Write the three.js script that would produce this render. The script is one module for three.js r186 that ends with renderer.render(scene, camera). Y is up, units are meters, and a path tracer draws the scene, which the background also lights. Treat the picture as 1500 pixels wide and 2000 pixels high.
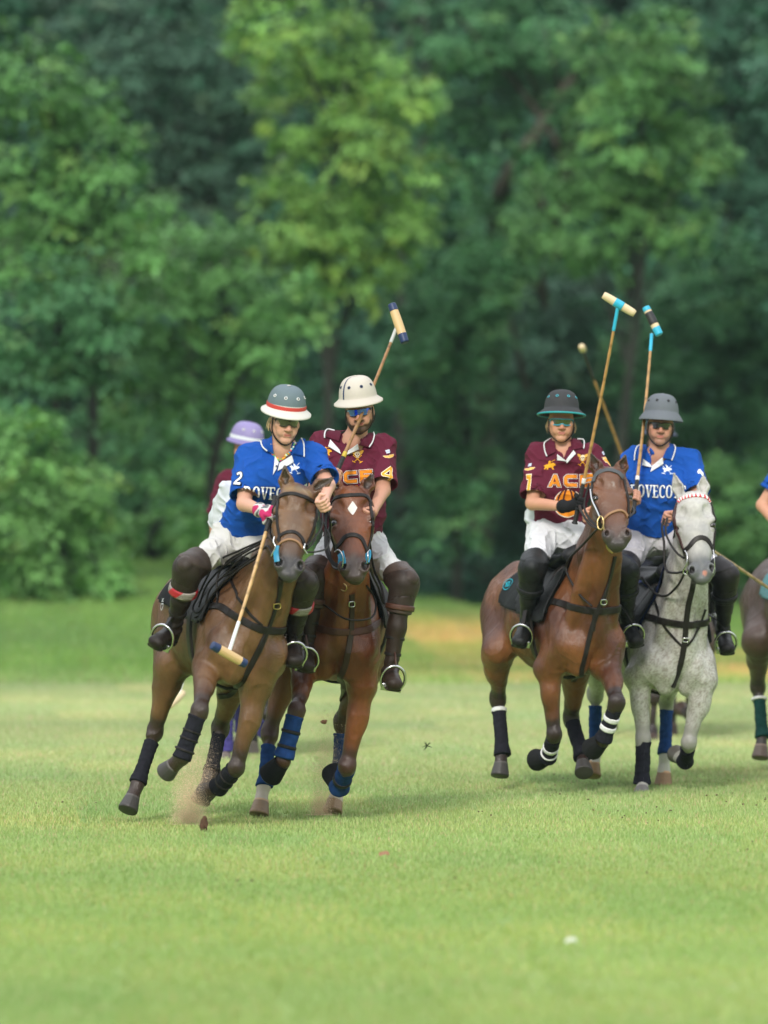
import * as THREE from 'three';
import { mergeGeometries } from 'three/addons/utils/BufferGeometryUtils.js';
import { ImprovedNoise } from 'three/addons/math/ImprovedNoise.js';

// ------------------------------------------------------------------ camera, sky, sun, exposure
const scene = new THREE.Scene();
const EYE = 2.1, FPX = 16000, HORIZON = 906;         // eye height; focal length and horizon of the long lens in photo pixels
const camera = new THREE.PerspectiveCamera(2 * Math.atan(1000 / FPX) * 180 / Math.PI, 0.75, 1, 900);
camera.position.set(0, EYE, 0);
camera.rotation.x = -Math.atan((1000 - HORIZON) / FPX);
camera.focus = 49.0;
camera.userData.fStop = 2.4;
scene.add(camera);

const SKY_W = 128, SKY_H = 64, skyData = new Float32Array(SKY_W * SKY_H * 4);
for (let j = 0; j < SKY_H; j++) for (let i = 0; i < SKY_W; i++) {
  const el = ((j + 0.5) / SKY_H - 0.5) * Math.PI, az = ((i + 0.5) / SKY_W) * 2 * Math.PI, s = Math.sin(el);
  const c = 1 + 0.06 * Math.sin(az * 3 + 2 * el) * Math.cos(el) + 0.04 * Math.sin(az * 7 - 5 * el) * Math.cos(el);
  const l = s > 0 ? (0.42 + 0.9 * s) * c : 0.27, k = (j * SKY_W + i) * 4;   // overcast: the zenith brighter than the horizon
  skyData[k] = l * 0.96; skyData[k + 1] = l; skyData[k + 2] = l * 1.06; skyData[k + 3] = 1;
}
const skyTex = new THREE.DataTexture(skyData, SKY_W, SKY_H, THREE.RGBAFormat, THREE.FloatType);
skyTex.mapping = THREE.EquirectangularReflectionMapping; skyTex.magFilter = THREE.LinearFilter; skyTex.needsUpdate = true;
scene.background = skyTex; scene.environment = skyTex;

const sun = new THREE.DirectionalLight(new THREE.Color(1, 0.95, 0.86), 2.0);
sun.position.set(-14, 46, -34 + 60); sun.target.position.set(0, 0, -50);
sun.castShadow = true; sun.shadow.radius = 20; sun.shadow.mapSize.set(2048, 2048);
Object.assign(sun.shadow.camera, { left: -30, right: 30, top: 30, bottom: -30, near: 1, far: 220 });
scene.add(sun, sun.target);

const renderer = new THREE.WebGLRenderer({ antialias: true });
renderer.toneMapping = THREE.LinearToneMapping;
renderer.toneMappingExposure = 1.35;
renderer.shadowMap.enabled = true;

// ------------------------------------------------------------------ small helpers
const V = (x, y, z) => new THREE.Vector3(x, y, z);
const W = (px, py, d) => V((px - 750) * d / FPX, EYE - (py - HORIZON) * d / FPX, -d);   // a point at distance d
let seed = 20240;
const rnd = () => { seed = (seed + 0x6d2b79f5) | 0; let t = Math.imul(seed ^ (seed >>> 15), 1 | seed); t = (t + Math.imul(t ^ (t >>> 7), 61 | t)) ^ t; return ((t ^ (t >>> 14)) >>> 0) / 4294967296; };
const rr = (a, b) => a + (b - a) * rnd();
const perlin = new ImprovedNoise(), noise = (x, y, z) => perlin.noise(x, y, z);
const clamp = (x, a, b) => Math.min(b, Math.max(a, x)), lerp = (a, b, t) => a + (b - a) * t;
const sstep = (a, b, x) => { const t = clamp((x - a) / (b - a), 0, 1); return t * t * (3 - 2 * t); };
const mix3 = (a, b, t) => [lerp(a[0], b[0], t), lerp(a[1], b[1], t), lerp(a[2], b[2], t)];
const L = (hex) => new THREE.Color(hex).toArray();
const used = new Map();
function numbered(n) { const k = used.get(n) ?? 0; used.set(n, k + 1); return k ? n + '_' + String(k).padStart(3, '0') : n; }
function thing(name, label, category, base, group) {
  const o = new THREE.Group(); o.name = numbered(name); o.position.copy(base); o.userData = { label, category };
  if (group) o.userData.group = group;
  scene.add(o); o.updateMatrixWorld(true); return o;
}
// a part: its geometry is made in world metres and moved into its parent's frame
function part(parent, name, geo, mat, label) {
  const g = Array.isArray(geo) ? mergeGeometries(geo.map((x) => slim(x))) : geo;
  let p = parent, t = V(0, 0, 0); while (p && p !== scene) { t.add(p.position); p = p.parent; }
  g.translate(-t.x, -t.y, -t.z);
  const m = new THREE.Mesh(g, mat); m.name = name; m.castShadow = m.receiveShadow = true;
  if (label) m.userData.label = label;
  parent.add(m); return m;
}
function slim(g) {
  const o = g.index ? g.toNonIndexed() : g, q = new THREE.BufferGeometry();
  for (const k of ['position', 'normal', 'uv', 'color']) if (o.attributes[k]) q.setAttribute(k, o.attributes[k]);
  if (!q.attributes.uv) q.setAttribute('uv', new THREE.BufferAttribute(new Float32Array(q.attributes.position.count * 2), 2));
  return q;
}
const mats = {};
function mat(name, color, rough = 0.7, extra = {}) {
  return mats[name] ??= Object.assign(new THREE.MeshPhysicalMaterial({ name, color: Array.isArray(color) ? new THREE.Color().setRGB(...color) : color, roughness: rough, side: THREE.DoubleSide, ...extra }));
}
function noiseTex(w, h, f, fn) {
  const d = new Uint8Array(w * h * 4);
  for (let y = 0; y < h; y++) for (let x = 0; x < w; x++) { const v = clamp(fn(x / w, y / h), 0, 1) * 255; d.set([v, v, v, 255], (y * w + x) * 4); }
  const t = new THREE.DataTexture(d, w, h); t.wrapS = t.wrapT = THREE.RepeatWrapping; t.magFilter = THREE.LinearFilter; t.repeat.set(f, f); t.needsUpdate = true; return t;
}
const tile = (fx, fy, s) => (u, v) => { // a noise that repeats over the unit square
  const a = u * 2 * Math.PI, b = v * 2 * Math.PI;
  return 0.5 + 0.5 * noise(Math.cos(a) * fx + s, Math.sin(a) * fx + Math.cos(b) * fy, Math.sin(b) * fy + s);
};
const hairTex = noiseTex(256, 256, 5, (u, v) => 0.5 * tile(14, 3, 1)(u, v) + 0.5 * tile(30, 8, 7)(u, v));
const weaveTex = noiseTex(256, 256, 9, (u, v) => 0.5 * tile(22, 22, 3)(u, v) + 0.25 + 0.25 * Math.sin(u * 2 * Math.PI * 32) * Math.sin(v * 2 * Math.PI * 32));
const leatherTex = noiseTex(256, 256, 8, (u, v) => Math.abs(tile(16, 16, 5)(u, v) - 0.5) * 2);

// ------------------------------------------------------------------ signed distance shapes and their meshing
const NP = 24;
class Field {
  constructor() { this.d = []; this.n = 0; this.post = null; this.pad = 0; this.lo = [1e9, 1e9, 1e9]; this.hi = [-1e9, -1e9, -1e9]; }
  // a tapered capsule with elliptical section; ra, rb: radius or [across, along hint]; hint: direction of the second half axis
  cap(a, b, ra, rb, o = {}) {
    const A = b.clone().sub(a), len = A.length();
    if (len > 1e-6) A.divideScalar(len); else A.set(0, 1, 0);
    let Vv = (o.v ?? V(0, 0, 1)).clone(); Vv.addScaledVector(A, -Vv.dot(A));
    if (Vv.length() < 0.05) { Vv = Math.abs(A.x) < 0.8 ? V(1, 0, 0) : V(0, 1, 0); Vv.addScaledVector(A, -Vv.dot(A)); }
    Vv.normalize();
    const U = Vv.clone().cross(A), R = (r) => (Array.isArray(r) ? r : [r, r]), [u0, v0] = R(ra), [u1, v1] = R(rb);
    return this.raw(a, A, U, Vv, len, u0, u1, v0, v1, o.ca ?? Math.min(u0, v0), o.cb ?? Math.min(u1, v1), o.k ?? 0.03, o.sub ? -1 : 1);
  }
  // an ellipsoid with radii along three axes X, Y, Z (Z = X x Y)
  ell(c, r, X = V(1, 0, 0), Y = V(0, 1, 0), o = {}) {
    const Z = X.clone().cross(Y).normalize(), Yo = Z.clone().cross(X).normalize();
    return this.raw(c, Yo, X.clone().normalize(), Z, 0, r[0], r[0], r[2], r[2], r[1], r[1], o.k ?? 0.03, o.sub ? -1 : 1);
  }
  raw(a, A, U, Vv, len, u0, u1, v0, v1, c0, c1, k, sign) {
    const R = len / 2 + Math.max(u0, u1, v0, v1, c0, c1), m = a.clone().addScaledVector(A, len / 2);
    this.d.push(a.x, a.y, a.z, A.x, A.y, A.z, U.x, U.y, U.z, Vv.x, Vv.y, Vv.z, len, u0, u1, v0, v1, c0, c1, Math.max(k, 1e-4), sign, m.x, m.y, m.z);
    (this.R ??= []).push(R); this.n++; this.F = null;
    if (sign > 0) [m.x, m.y, m.z].forEach((x, i) => { this.lo[i] = Math.min(this.lo[i], x - R); this.hi[i] = Math.max(this.hi[i], x + R); });
    return this;
  }
  seal() { this.F = Float64Array.from(this.d); this.all = Int32Array.from({ length: this.n }, (_, i) => i); return this; }
  at(x, y, z, list, count) {
    const F = this.F ?? this.seal().F; list ??= this.all; count ??= list.length;
    let d = 10;
    for (let q = 0; q < count; q++) {
      const i = list[q] * NP, X = x - F[i], Y = y - F[i + 1], Z = z - F[i + 2];
      let ax = X * F[i + 3] + Y * F[i + 4] + Z * F[i + 5];
      const u = X * F[i + 6] + Y * F[i + 7] + Z * F[i + 8], v = X * F[i + 9] + Y * F[i + 10] + Z * F[i + 11], len = F[i + 12];
      let t = 0;
      if (len > 0) { t = ax / len; t = t < 0 ? 0 : t > 1 ? 1 : t; ax -= t * len; }
      const ru = F[i + 13] + (F[i + 14] - F[i + 13]) * t, rv = F[i + 15] + (F[i + 16] - F[i + 15]) * t, rc = F[i + 17] + (F[i + 18] - F[i + 17]) * t;
      const a1 = u / ru, a2 = v / rv, a3 = ax / rc, k0 = Math.sqrt(a1 * a1 + a2 * a2 + a3 * a3), b1 = a1 / ru, b2 = a2 / rv, b3 = a3 / rc, k1 = Math.sqrt(b1 * b1 + b2 * b2 + b3 * b3);
      const dp = k1 > 1e-7 ? k0 * (k0 - 1) / k1 : -Math.min(ru, rv, rc), k = F[i + 19];
      if (F[i + 20] > 0) { const h = k - Math.abs(d - dp); d = Math.min(d, dp) - (h > 0 ? h * h / k / 4 : 0); }
      else { const h = k - Math.abs(d + dp); d = Math.max(d, -dp) + (h > 0 ? h * h / k / 4 : 0); }
    }
    return this.post ? this.post(d, x, y, z) : d;
  }
  normal(p, e = 0.004) {
    const n = V(this.at(p.x + e, p.y, p.z) - this.at(p.x - e, p.y, p.z), this.at(p.x, p.y + e, p.z) - this.at(p.x, p.y - e, p.z), this.at(p.x, p.y, p.z + e) - this.at(p.x, p.y, p.z - e));
    return n.normalize();
  }
  project(p, off = 0) { const q = p.clone(); for (let i = 0; i < 8; i++) { const d = this.at(q.x, q.y, q.z) - off; if (Math.abs(d) < 2e-4) break; q.addScaledVector(this.normal(q), -d * 0.9); } return q; }
  // walk from o along dir until the surface; null when it passes by, or its nearest point when near
  march(o, dir, max = 1.2, off = 0, near = 0) {
    let t = 0, best = 1e9, bt = 0;
    for (let i = 0; i < 160 && t < max; i++) {
      const d = this.at(o.x + dir.x * t, o.y + dir.y * t, o.z + dir.z * t) - off;
      if (d < 6e-4) return o.clone().addScaledVector(dir, t);
      if (d < best) { best = d; bt = t; }
      t += Math.max(d * 0.7, 8e-4);
    }
    return best < near ? this.project(o.clone().addScaledVector(dir, bt), off) : null;
  }
  mesh(cell, color, bounds) {
    this.seal();
    const B = 6, pad = cell * 2 + this.pad, lo = bounds ? bounds[0] : this.lo.map((x) => x - pad), hi = bounds ? bounds[1] : this.hi.map((x) => x + pad);
    const nb = [0, 1, 2].map((i) => Math.ceil((hi[i] - lo[i]) / cell / B)), N = nb.map((x) => x * B + 1), [NX, NY, NZ] = N, sy = NX, sz = NX * NY;
    const g = new Float32Array(NX * NY * NZ).fill(9), vid = new Int32Array(NX * NY * NZ).fill(-1), blocks = [];
    const bs = B * cell, br = bs * 0.87, list = new Int32Array(this.n);
    const collect = (cx, cy, cz, out) => { let c = 0; for (let i = 0; i < this.n; i++) { const k = i * NP, X = cx - this.F[k + 21], Y = cy - this.F[k + 22], Z = cz - this.F[k + 23], R = this.R[i] + br + 0.05 + this.F[k + 19]; if (X * X + Y * Y + Z * Z < R * R) out[c++] = i; } return c; };
    for (let bz = 0; bz < nb[2]; bz++) for (let by = 0; by < nb[1]; by++) for (let bx = 0; bx < nb[0]; bx++) {
      const cx = lo[0] + (bx + 0.5) * bs, cy = lo[1] + (by + 0.5) * bs, cz = lo[2] + (bz + 0.5) * bs, c = collect(cx, cy, cz, list);
      if (!c) continue;
      if (Math.abs(this.at(cx, cy, cz, list, c)) > br * 1.9 + 0.03) continue;
      const keep = list.slice(0, c); blocks.push([bx, by, bz, keep]);
      for (let k = 0; k <= B; k++) for (let j = 0; j <= B; j++) for (let i = 0; i <= B; i++) {
        const X = bx * B + i, Y = by * B + j, Z = bz * B + k, q = X + Y * sy + Z * sz;
        if (g[q] === 9) g[q] = this.at(lo[0] + X * cell, lo[1] + Y * cell, lo[2] + Z * cell, keep, c);
      }
    }
    const P = [], Nn = [], C = [], I = [], O = [0, 1, sy, sy + 1, sz, sz + 1, sz + sy, sz + sy + 1], E = [[0, 1], [0, 2], [0, 4], [1, 3], [1, 5], [2, 3], [2, 6], [3, 7], [4, 5], [4, 6], [5, 7], [6, 7]], e = cell * 0.5;
    for (const [bx, by, bz, keep] of blocks) for (let k = 0; k < B; k++) for (let j = 0; j < B; j++) for (let i = 0; i < B; i++) {
      const X = bx * B + i, Y = by * B + j, Z = bz * B + k, q = X + Y * sy + Z * sz;
      let m = 0; for (let o = 0; o < 8; o++) if (g[q + O[o]] < 0) m |= 1 << o;
      if (m === 0 || m === 255) continue;
      let x = 0, y = 0, z = 0, c = 0;
      for (const [a, b] of E) {
        const ia = (m >> a) & 1, ib = (m >> b) & 1; if (ia === ib) continue;
        const va = g[q + O[a]], vb = g[q + O[b]], t = va / (va - vb);
        x += lerp(a & 1, b & 1, t); y += lerp((a >> 1) & 1, (b >> 1) & 1, t); z += lerp(a >> 2, b >> 2, t); c++;
      }
      x = lo[0] + (X + x / c) * cell; y = lo[1] + (Y + y / c) * cell; z = lo[2] + (Z + z / c) * cell;
      const n = keep.length, f = (a, b, d) => this.at(a, b, d, keep, n);
      let nx = f(x + e, y, z) - f(x - e, y, z), ny = f(x, y + e, z) - f(x, y - e, z), nz = f(x, y, z + e) - f(x, y, z - e);
      const l = Math.hypot(nx, ny, nz) || 1; nx /= l; ny /= l; nz /= l;
      vid[q] = P.length / 3; P.push(x, y, z); Nn.push(nx, ny, nz);
      if (color) C.push(...color(x, y, z, nx, ny, nz));
    }
    const quad = (a, b, c, d, flip) => { if (a < 0 || b < 0 || c < 0 || d < 0) return; if (flip) I.push(a, b, c, a, c, d); else I.push(a, c, b, a, d, c); };
    for (const [bx, by, bz] of blocks) for (let k = 0; k < B; k++) for (let j = 0; j < B; j++) for (let i = 0; i < B; i++) {
      const X = bx * B + i, Y = by * B + j, Z = bz * B + k, q = X + Y * sy + Z * sz, a = g[q] < 0;
      if (X < NX - 1 && Y > 0 && Z > 0 && (g[q + 1] < 0) !== a) quad(vid[q], vid[q - sy], vid[q - sy - sz], vid[q - sz], a);
      if (Y < NY - 1 && X > 0 && Z > 0 && (g[q + sy] < 0) !== a) quad(vid[q], vid[q - sz], vid[q - sz - 1], vid[q - 1], a);
      if (Z < NZ - 1 && X > 0 && Y > 0 && (g[q + sz] < 0) !== a) quad(vid[q], vid[q - 1], vid[q - 1 - sy], vid[q - sy], a);
    }
    const geo = new THREE.BufferGeometry(), uv = new Float32Array(P.length / 3 * 2);
    for (let i = 0; i < P.length / 3; i++) { uv[i * 2] = P[i * 3] * 0.8 + P[i * 3 + 2] * 0.6; uv[i * 2 + 1] = P[i * 3 + 1]; }
    geo.setAttribute('position', new THREE.BufferAttribute(new Float32Array(P), 3)); geo.setAttribute('normal', new THREE.BufferAttribute(new Float32Array(Nn), 3)); geo.setAttribute('uv', new THREE.BufferAttribute(uv, 2));
    if (color) geo.setAttribute('color', new THREE.BufferAttribute(new Float32Array(C), 3));
    geo.setIndex(I); return geo;
  }
}
// where the line of sight through a photo point meets a shape
function hit(field, px, py, off = 0, near = 0.12) {
  const d = W(px, py, 1).sub(camera.position).normalize(), mid = field.lo.map((x, i) => (x + field.hi[i]) / 2), D = -mid[2];
  return field.march(camera.position.clone().addScaledVector(d, D - 2.2), d, 4.4, off, near);
}
// ------------------------------------------------------------------ sheet and strip geometry
function smooth(pts, n, closed) { const c = new THREE.CatmullRomCurve3(pts, !!closed, 'centripetal'); return c.getPoints(n); }
function gridGeo(rows, cols, at, uvAt) { // rows x cols points -> indexed geometry
  const P = [], T = [], I = [];
  for (let i = 0; i < rows; i++) for (let j = 0; j < cols; j++) { const p = at(i, j); P.push(p.x, p.y, p.z); const q = uvAt ? uvAt(i, j) : [j / (cols - 1), i / (rows - 1)]; T.push(q[0], q[1]); }
  for (let i = 0; i < rows - 1; i++) for (let j = 0; j < cols - 1; j++) { const a = i * cols + j; I.push(a, a + 1, a + cols + 1, a, a + cols + 1, a + cols); }
  const g = new THREE.BufferGeometry(); g.setAttribute('position', new THREE.BufferAttribute(new Float32Array(P), 3)); g.setAttribute('uv', new THREE.BufferAttribute(new Float32Array(T), 2)); g.setIndex(I); g.computeVertexNormals(); return g;
}
// a leather strip along points with normals
function ribbon(pts, nor, w, t, closed) {
  const n = pts.length, sec = [[-0.5, -0.4], [-0.5, 0.6], [-0.4, 1], [0.4, 1], [0.5, 0.6], [0.5, -0.4], [-0.5, -0.4]];
  const bin = pts.map((p, i) => { const a = pts[closed ? (i + n - 1) % n : Math.max(0, i - 1)], b = pts[closed ? (i + 1) % n : Math.min(n - 1, i + 1)]; return b.clone().sub(a).cross(nor[i]).normalize(); });
  const g = gridGeo(closed ? n + 1 : n, sec.length, (i, j) => { const k = i % n, W2 = typeof w === 'function' ? w(i / n) : w; return pts[k].clone().addScaledVector(bin[k], sec[j][0] * W2).addScaledVector(nor[k], sec[j][1] * t); });
  return g;
}
function strap(field, raw, w, t, o = {}) {
  const n = o.n ?? Math.max(10, raw.length * 6), pts = smooth(raw, n, o.closed).slice(0, o.closed ? n : n + 1).map((p) => field.project(p, o.off ?? 0.001));
  let nor = pts.map((p) => field.normal(p, 0.01));
  for (let s = 0; s < (o.taut ?? 30); s++) for (let i = o.closed ? 0 : 1; i < pts.length - (o.closed ? 0 : 1); i++) { // drawn taut over hollows, never into the body
    const a = pts[(i + pts.length - 1) % pts.length], b = pts[(i + 1) % pts.length]; const m = a.clone().add(b).multiplyScalar(0.5), d = field.at(m.x, m.y, m.z) - (o.off ?? 0.001);
    if (d < 0) m.addScaledVector(field.normal(m), -d); pts[i].lerp(m, 0.6);
  }
  nor = pts.map((p) => field.normal(p, 0.03));
  for (let s = 0; s < 6; s++) nor = nor.map((v, i) => v.clone().add(nor[Math.max(0, i - 1)]).add(nor[Math.min(n - 1, i + 1)] ?? v).normalize());
  return ribbon(pts, nor, w, t, o.closed);
}
const strapPx = (field, px, w, t, o) => strap(field, px.map(([x, y]) => hit(field, x, y)).filter(Boolean), w, t, o);
function tube(pts, r, o = {}) { const c = new THREE.CatmullRomCurve3(pts, !!o.closed, 'centripetal'); return new THREE.TubeGeometry(c, o.n ?? pts.length * 6, r, o.m ?? 7, !!o.closed); }
// a body along points; rad(t, angle) -> radius, hint sets where the angle starts
function loft(a, ...rest) {
  const b = Array.isArray(a) ? null : rest.shift(), [rad, n = 16, m = 20, hint0 = null, cap = true] = rest, hint = hint0 ?? V(0.13, 0.07, 1).normalize();
  const pts = Array.isArray(a) ? a : [a, b], curve = pts.length > 2 ? new THREE.CatmullRomCurve3(pts, false, 'centripetal') : new THREE.LineCurve3(pts[0], pts[1]);
  const rows = [];
  for (let i = 0; i <= n; i++) {
    const t = i / n, p = curve.getPoint(t), T = curve.getTangent(t).normalize(), Y = hint.clone().addScaledVector(T, -hint.dot(T)).normalize(), X = Y.clone().cross(T);
    rows.push((an) => { const r = rad(t, an), [rx, ry] = Array.isArray(r) ? r : [r, r]; return p.clone().addScaledVector(X, Math.sin(an) * rx).addScaledVector(Y, Math.cos(an) * ry); });
    rows[i].c = p;
  }
  if (cap) { const c0 = rows[0].c, c1 = rows[n].c; rows.unshift(() => c0); rows.push(() => c1); }
  return gridGeo(rows.length, m + 1, (i, j) => rows[i]((j / m) * 2 * Math.PI));
}
// a thick sheet lying on a shape: at(u, v) -> [start, direction] for a march inwards
function sheet(field, rows, cols, start, off, thick, keep) {
  const top = [], bot = [];
  for (let i = 0; i < rows; i++) for (let j = 0; j < cols; j++) {
    const [o, d] = start(i / (rows - 1), j / (cols - 1)), p = field.march(o, d, 2, off, 0.2);
    top.push(p); bot.push(p && p.clone().addScaledVector(d, thick));
  }
  const P = [], T = [], I = [], id = (i, j) => i * cols + j, n = rows * cols;
  for (const s of [top, bot]) s.forEach((p, q) => { P.push(...(p ?? V(0, 0, 0)).toArray()); T.push((q % cols) / (cols - 1), 1 - Math.floor(q / cols) / (rows - 1)); });
  const ok = (i, j) => i >= 0 && j >= 0 && i < rows - 1 && j < cols - 1 && [id(i, j), id(i + 1, j), id(i, j + 1), id(i + 1, j + 1)].every((q) => top[q]) && (!keep || keep((i + 0.5) / (rows - 1), (j + 0.5) / (cols - 1)));
  for (let i = 0; i < rows - 1; i++) for (let j = 0; j < cols - 1; j++) {
    if (!ok(i, j)) continue;
    const a = id(i, j), b = id(i, j + 1), c = id(i + 1, j + 1), d = id(i + 1, j);
    I.push(a, d, c, a, c, b);
    if (thick) {
      I.push(a + n, c + n, d + n, a + n, b + n, c + n);
      const side = (p, q) => I.push(p, q, q + n, p, q + n, p + n);
      if (!ok(i - 1, j)) side(a, b); if (!ok(i + 1, j)) side(c, d); if (!ok(i, j - 1)) side(d, a); if (!ok(i, j + 1)) side(b, c);
    }
  }
  const g = new THREE.BufferGeometry(); g.setAttribute('position', new THREE.BufferAttribute(new Float32Array(P), 3)); g.setAttribute('uv', new THREE.BufferAttribute(new Float32Array(T), 2)); g.setIndex(I); g.computeVertexNormals(); return g;
}
// flat print on cloth or leather: a picture laid on a shape along -dir
function print(field, c, dir, up, w, h, n = 24, off = 0.0025) {
  const D = dir.clone().normalize(), U = up.clone().addScaledVector(D, -up.dot(D)).normalize(), R = U.clone().cross(D);
  return sheet(field, n, n, (u, v) => [c.clone().addScaledVector(U, (0.5 - u) * h).addScaledVector(R, (v - 0.5) * w).addScaledVector(D, 0.3), D.clone().negate()], off, 0);
}
function canvasMat(name, w, h, draw, extra = {}) {
  const c = document.createElement('canvas'); c.width = w; c.height = h; const x = c.getContext('2d'); x.clearRect(0, 0, w, h); draw(x, w, h);
  const t = new THREE.CanvasTexture(c); t.colorSpace = THREE.SRGBColorSpace; t.anisotropy = 4;
  return new THREE.MeshPhysicalMaterial({ name, map: t, alphaTest: 0.5, roughness: 0.75, side: THREE.DoubleSide, ...extra });
}
function torusAt(c, axis, R, r, arc = 2 * Math.PI, up) { const g = new THREE.TorusGeometry(R, r, 8, 24, arc); g.applyQuaternion(new THREE.Quaternion().setFromUnitVectors(V(0, 0, 1), axis.clone().normalize())); g.translate(c.x, c.y, c.z); return g; }
function ballAt(c, r, m = 12) { const g = new THREE.SphereGeometry(1, m * 2, m); g.scale(...(Array.isArray(r) ? r : [r, r, r])); g.translate(c.x, c.y, c.z); return g; }
// ------------------------------------------------------------------ materials
const M = {
  coat: mat('coat', 0xffffff, 0.3, { vertexColors: true, bumpMap: hairTex, bumpScale: 0.004, specularIntensity: 1 }),
  skin: mat('skin', 0xffffff, 0.55, { vertexColors: true }),
  cloth: mat('cloth', 0xffffff, 0.85, { vertexColors: true, bumpMap: weaveTex, bumpScale: 0.001, specularIntensity: 0.4 }),
  black: mat('black_leather', [0.013, 0.013, 0.015], 0.42, { specularIntensity: 0.5, bumpMap: leatherTex, bumpScale: 0.001 }),
  strap: mat('dark_strap', [0.016, 0.013, 0.012], 0.45, { specularIntensity: 0.5 }),
  brown: mat('brown_leather', [0.075, 0.026, 0.014], 0.45, { bumpMap: leatherTex, bumpScale: 0.001 }),
  tan: mat('rope_leather', [0.28, 0.15, 0.07], 0.6),
  boot: mat('boot_leather', 0xffffff, 0.36, { vertexColors: true, specularIntensity: 0.5, bumpMap: leatherTex, bumpScale: 0.0012 }),
  steel: mat('steel', [0.62, 0.62, 0.62], 0.22, { metalness: 1 }),
  brass: mat('brass', [0.6, 0.45, 0.2], 0.3, { metalness: 1 }),
  blue: mat('blue_rubber', [0.02, 0.24, 0.42], 0.35),
  eye: mat('horse_eye', [0.012, 0.008, 0.006], 0.06, { clearcoat: 1 }),
  hoof: mat('hoof_horn', 0xffffff, 0.5, { vertexColors: true }),
  wrap: mat('wrap_cloth', 0xffffff, 0.85, { vertexColors: true, specularIntensity: 0.3 }),
  white: mat('white_tape', [0.7, 0.7, 0.7], 0.6),
  pad: mat('pad_cloth', 0xffffff, 0.88, { vertexColors: true, specularIntensity: 0.3 }),
};
function paintGeo(g, fn) { const p = g.attributes.position, n = g.attributes.normal, c = new Float32Array(p.count * 3); for (let i = 0; i < p.count; i++) c.set(fn(p.getX(i), p.getY(i), p.getZ(i), n?.getX(i), n?.getY(i), n?.getZ(i)), i * 3); g.setAttribute('color', new THREE.BufferAttribute(c, 3)); return g; }
const flat = (g, c) => paintGeo(g, () => c);
function segDist(x, y, z, a, b) { const dx = b.x - a.x, dy = b.y - a.y, dz = b.z - a.z, l = dx * dx + dy * dy + dz * dz; let t = l ? ((x - a.x) * dx + (y - a.y) * dy + (z - a.z) * dz) / l : 0; t = clamp(t, 0, 1); return [Math.hypot(x - a.x - dx * t, y - a.y - dy * t, z - a.z - dz * t), t]; }
// the point on the line of sight through (px, py) at a bone's length from its parent, nearer (s > 0) or farther
function reach(par, px, py, len, s) {
  const dp = -par.z; let lo = 0, hi = len;
  if (s === 0 || W(px, py, dp).distanceTo(par) >= len) return W(px, py, dp);
  for (let i = 0; i < 40; i++) { const m = (lo + hi) / 2; if (W(px, py, dp - s * m).distanceTo(par) < len) lo = m; else hi = m; }
  return W(px, py, dp - s * lo);
}

// ------------------------------------------------------------------ horse: skeleton -> one continuous body
function horseBones(q) {
  const J = (a) => W(a[0], a[1], q.d0 - (a[2] ?? 0)), b = { q };
  b.P = J(q.P); b.S = J(q.S);
  b.f = b.S.clone().sub(b.P).normalize();
  const lean = (q.lean ?? 0) * Math.PI / 180;
  b.u = V(Math.sin(lean), Math.cos(lean), 0); b.u.addScaledVector(b.f, -b.u.dot(b.f)).normalize();
  b.r = b.f.clone().cross(b.u);
  b.T = (f, u, r) => b.S.clone().addScaledVector(b.f, f).addScaledVector(b.u, u).addScaledVector(b.r, r);
  b.fore = q.fore.map((l, i) => {
    const sh = b.T(0.17, -0.1, i ? -0.15 : 0.15), E = J(l.E), K = reach(E, ...l.K), F = reach(K, ...l.F), T = reach(F, ...l.T);
    return { sh, E, K, F, T, l };
  });
  b.hind = q.hind.map((l, i) => {
    const s = i ? -1 : 1, hip = b.P.clone().addScaledVector(b.f, -0.08).addScaledVector(b.r, 0.12 * s).addScaledVector(b.u, 0.0), St = J(l.St), K = reach(St, ...l.K), F = reach(K, ...l.F), T = reach(F, ...l.T);
    return { hip, St, K, F, T, l };
  });
  b.poll = J(q.poll); b.muz = reach(b.poll, q.muz[0], q.muz[1], 0.61, 1);
  b.h = b.muz.clone().sub(b.poll); b.hk = b.h.length() / 0.57; b.h.normalize();
  const ro = q.roll * Math.PI / 180, yaw = (q.yaw ?? 0) * Math.PI / 180;
  b.s = V(Math.cos(ro) * Math.cos(yaw), -Math.sin(ro), -Math.sin(yaw)); b.s.addScaledVector(b.h, -b.s.dot(b.h)).normalize();
  b.n = b.h.clone().cross(b.s);
  b.H = (s, t, n) => b.poll.clone().addScaledVector(b.s, s * b.hk).addScaledVector(b.h, t * b.hk).addScaledVector(b.n, n * b.hk);
  b.ears = q.ears.map((e, i) => { const base = b.H(i ? 0.06 : -0.06, 0.012, -0.04); return { base, tip: reach(base, e[0], e[1], 0.165, e[2] ?? 0) }; });
  return b;
}
const HW = 1.22;   // the breadth of a horse's face against its length
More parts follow.
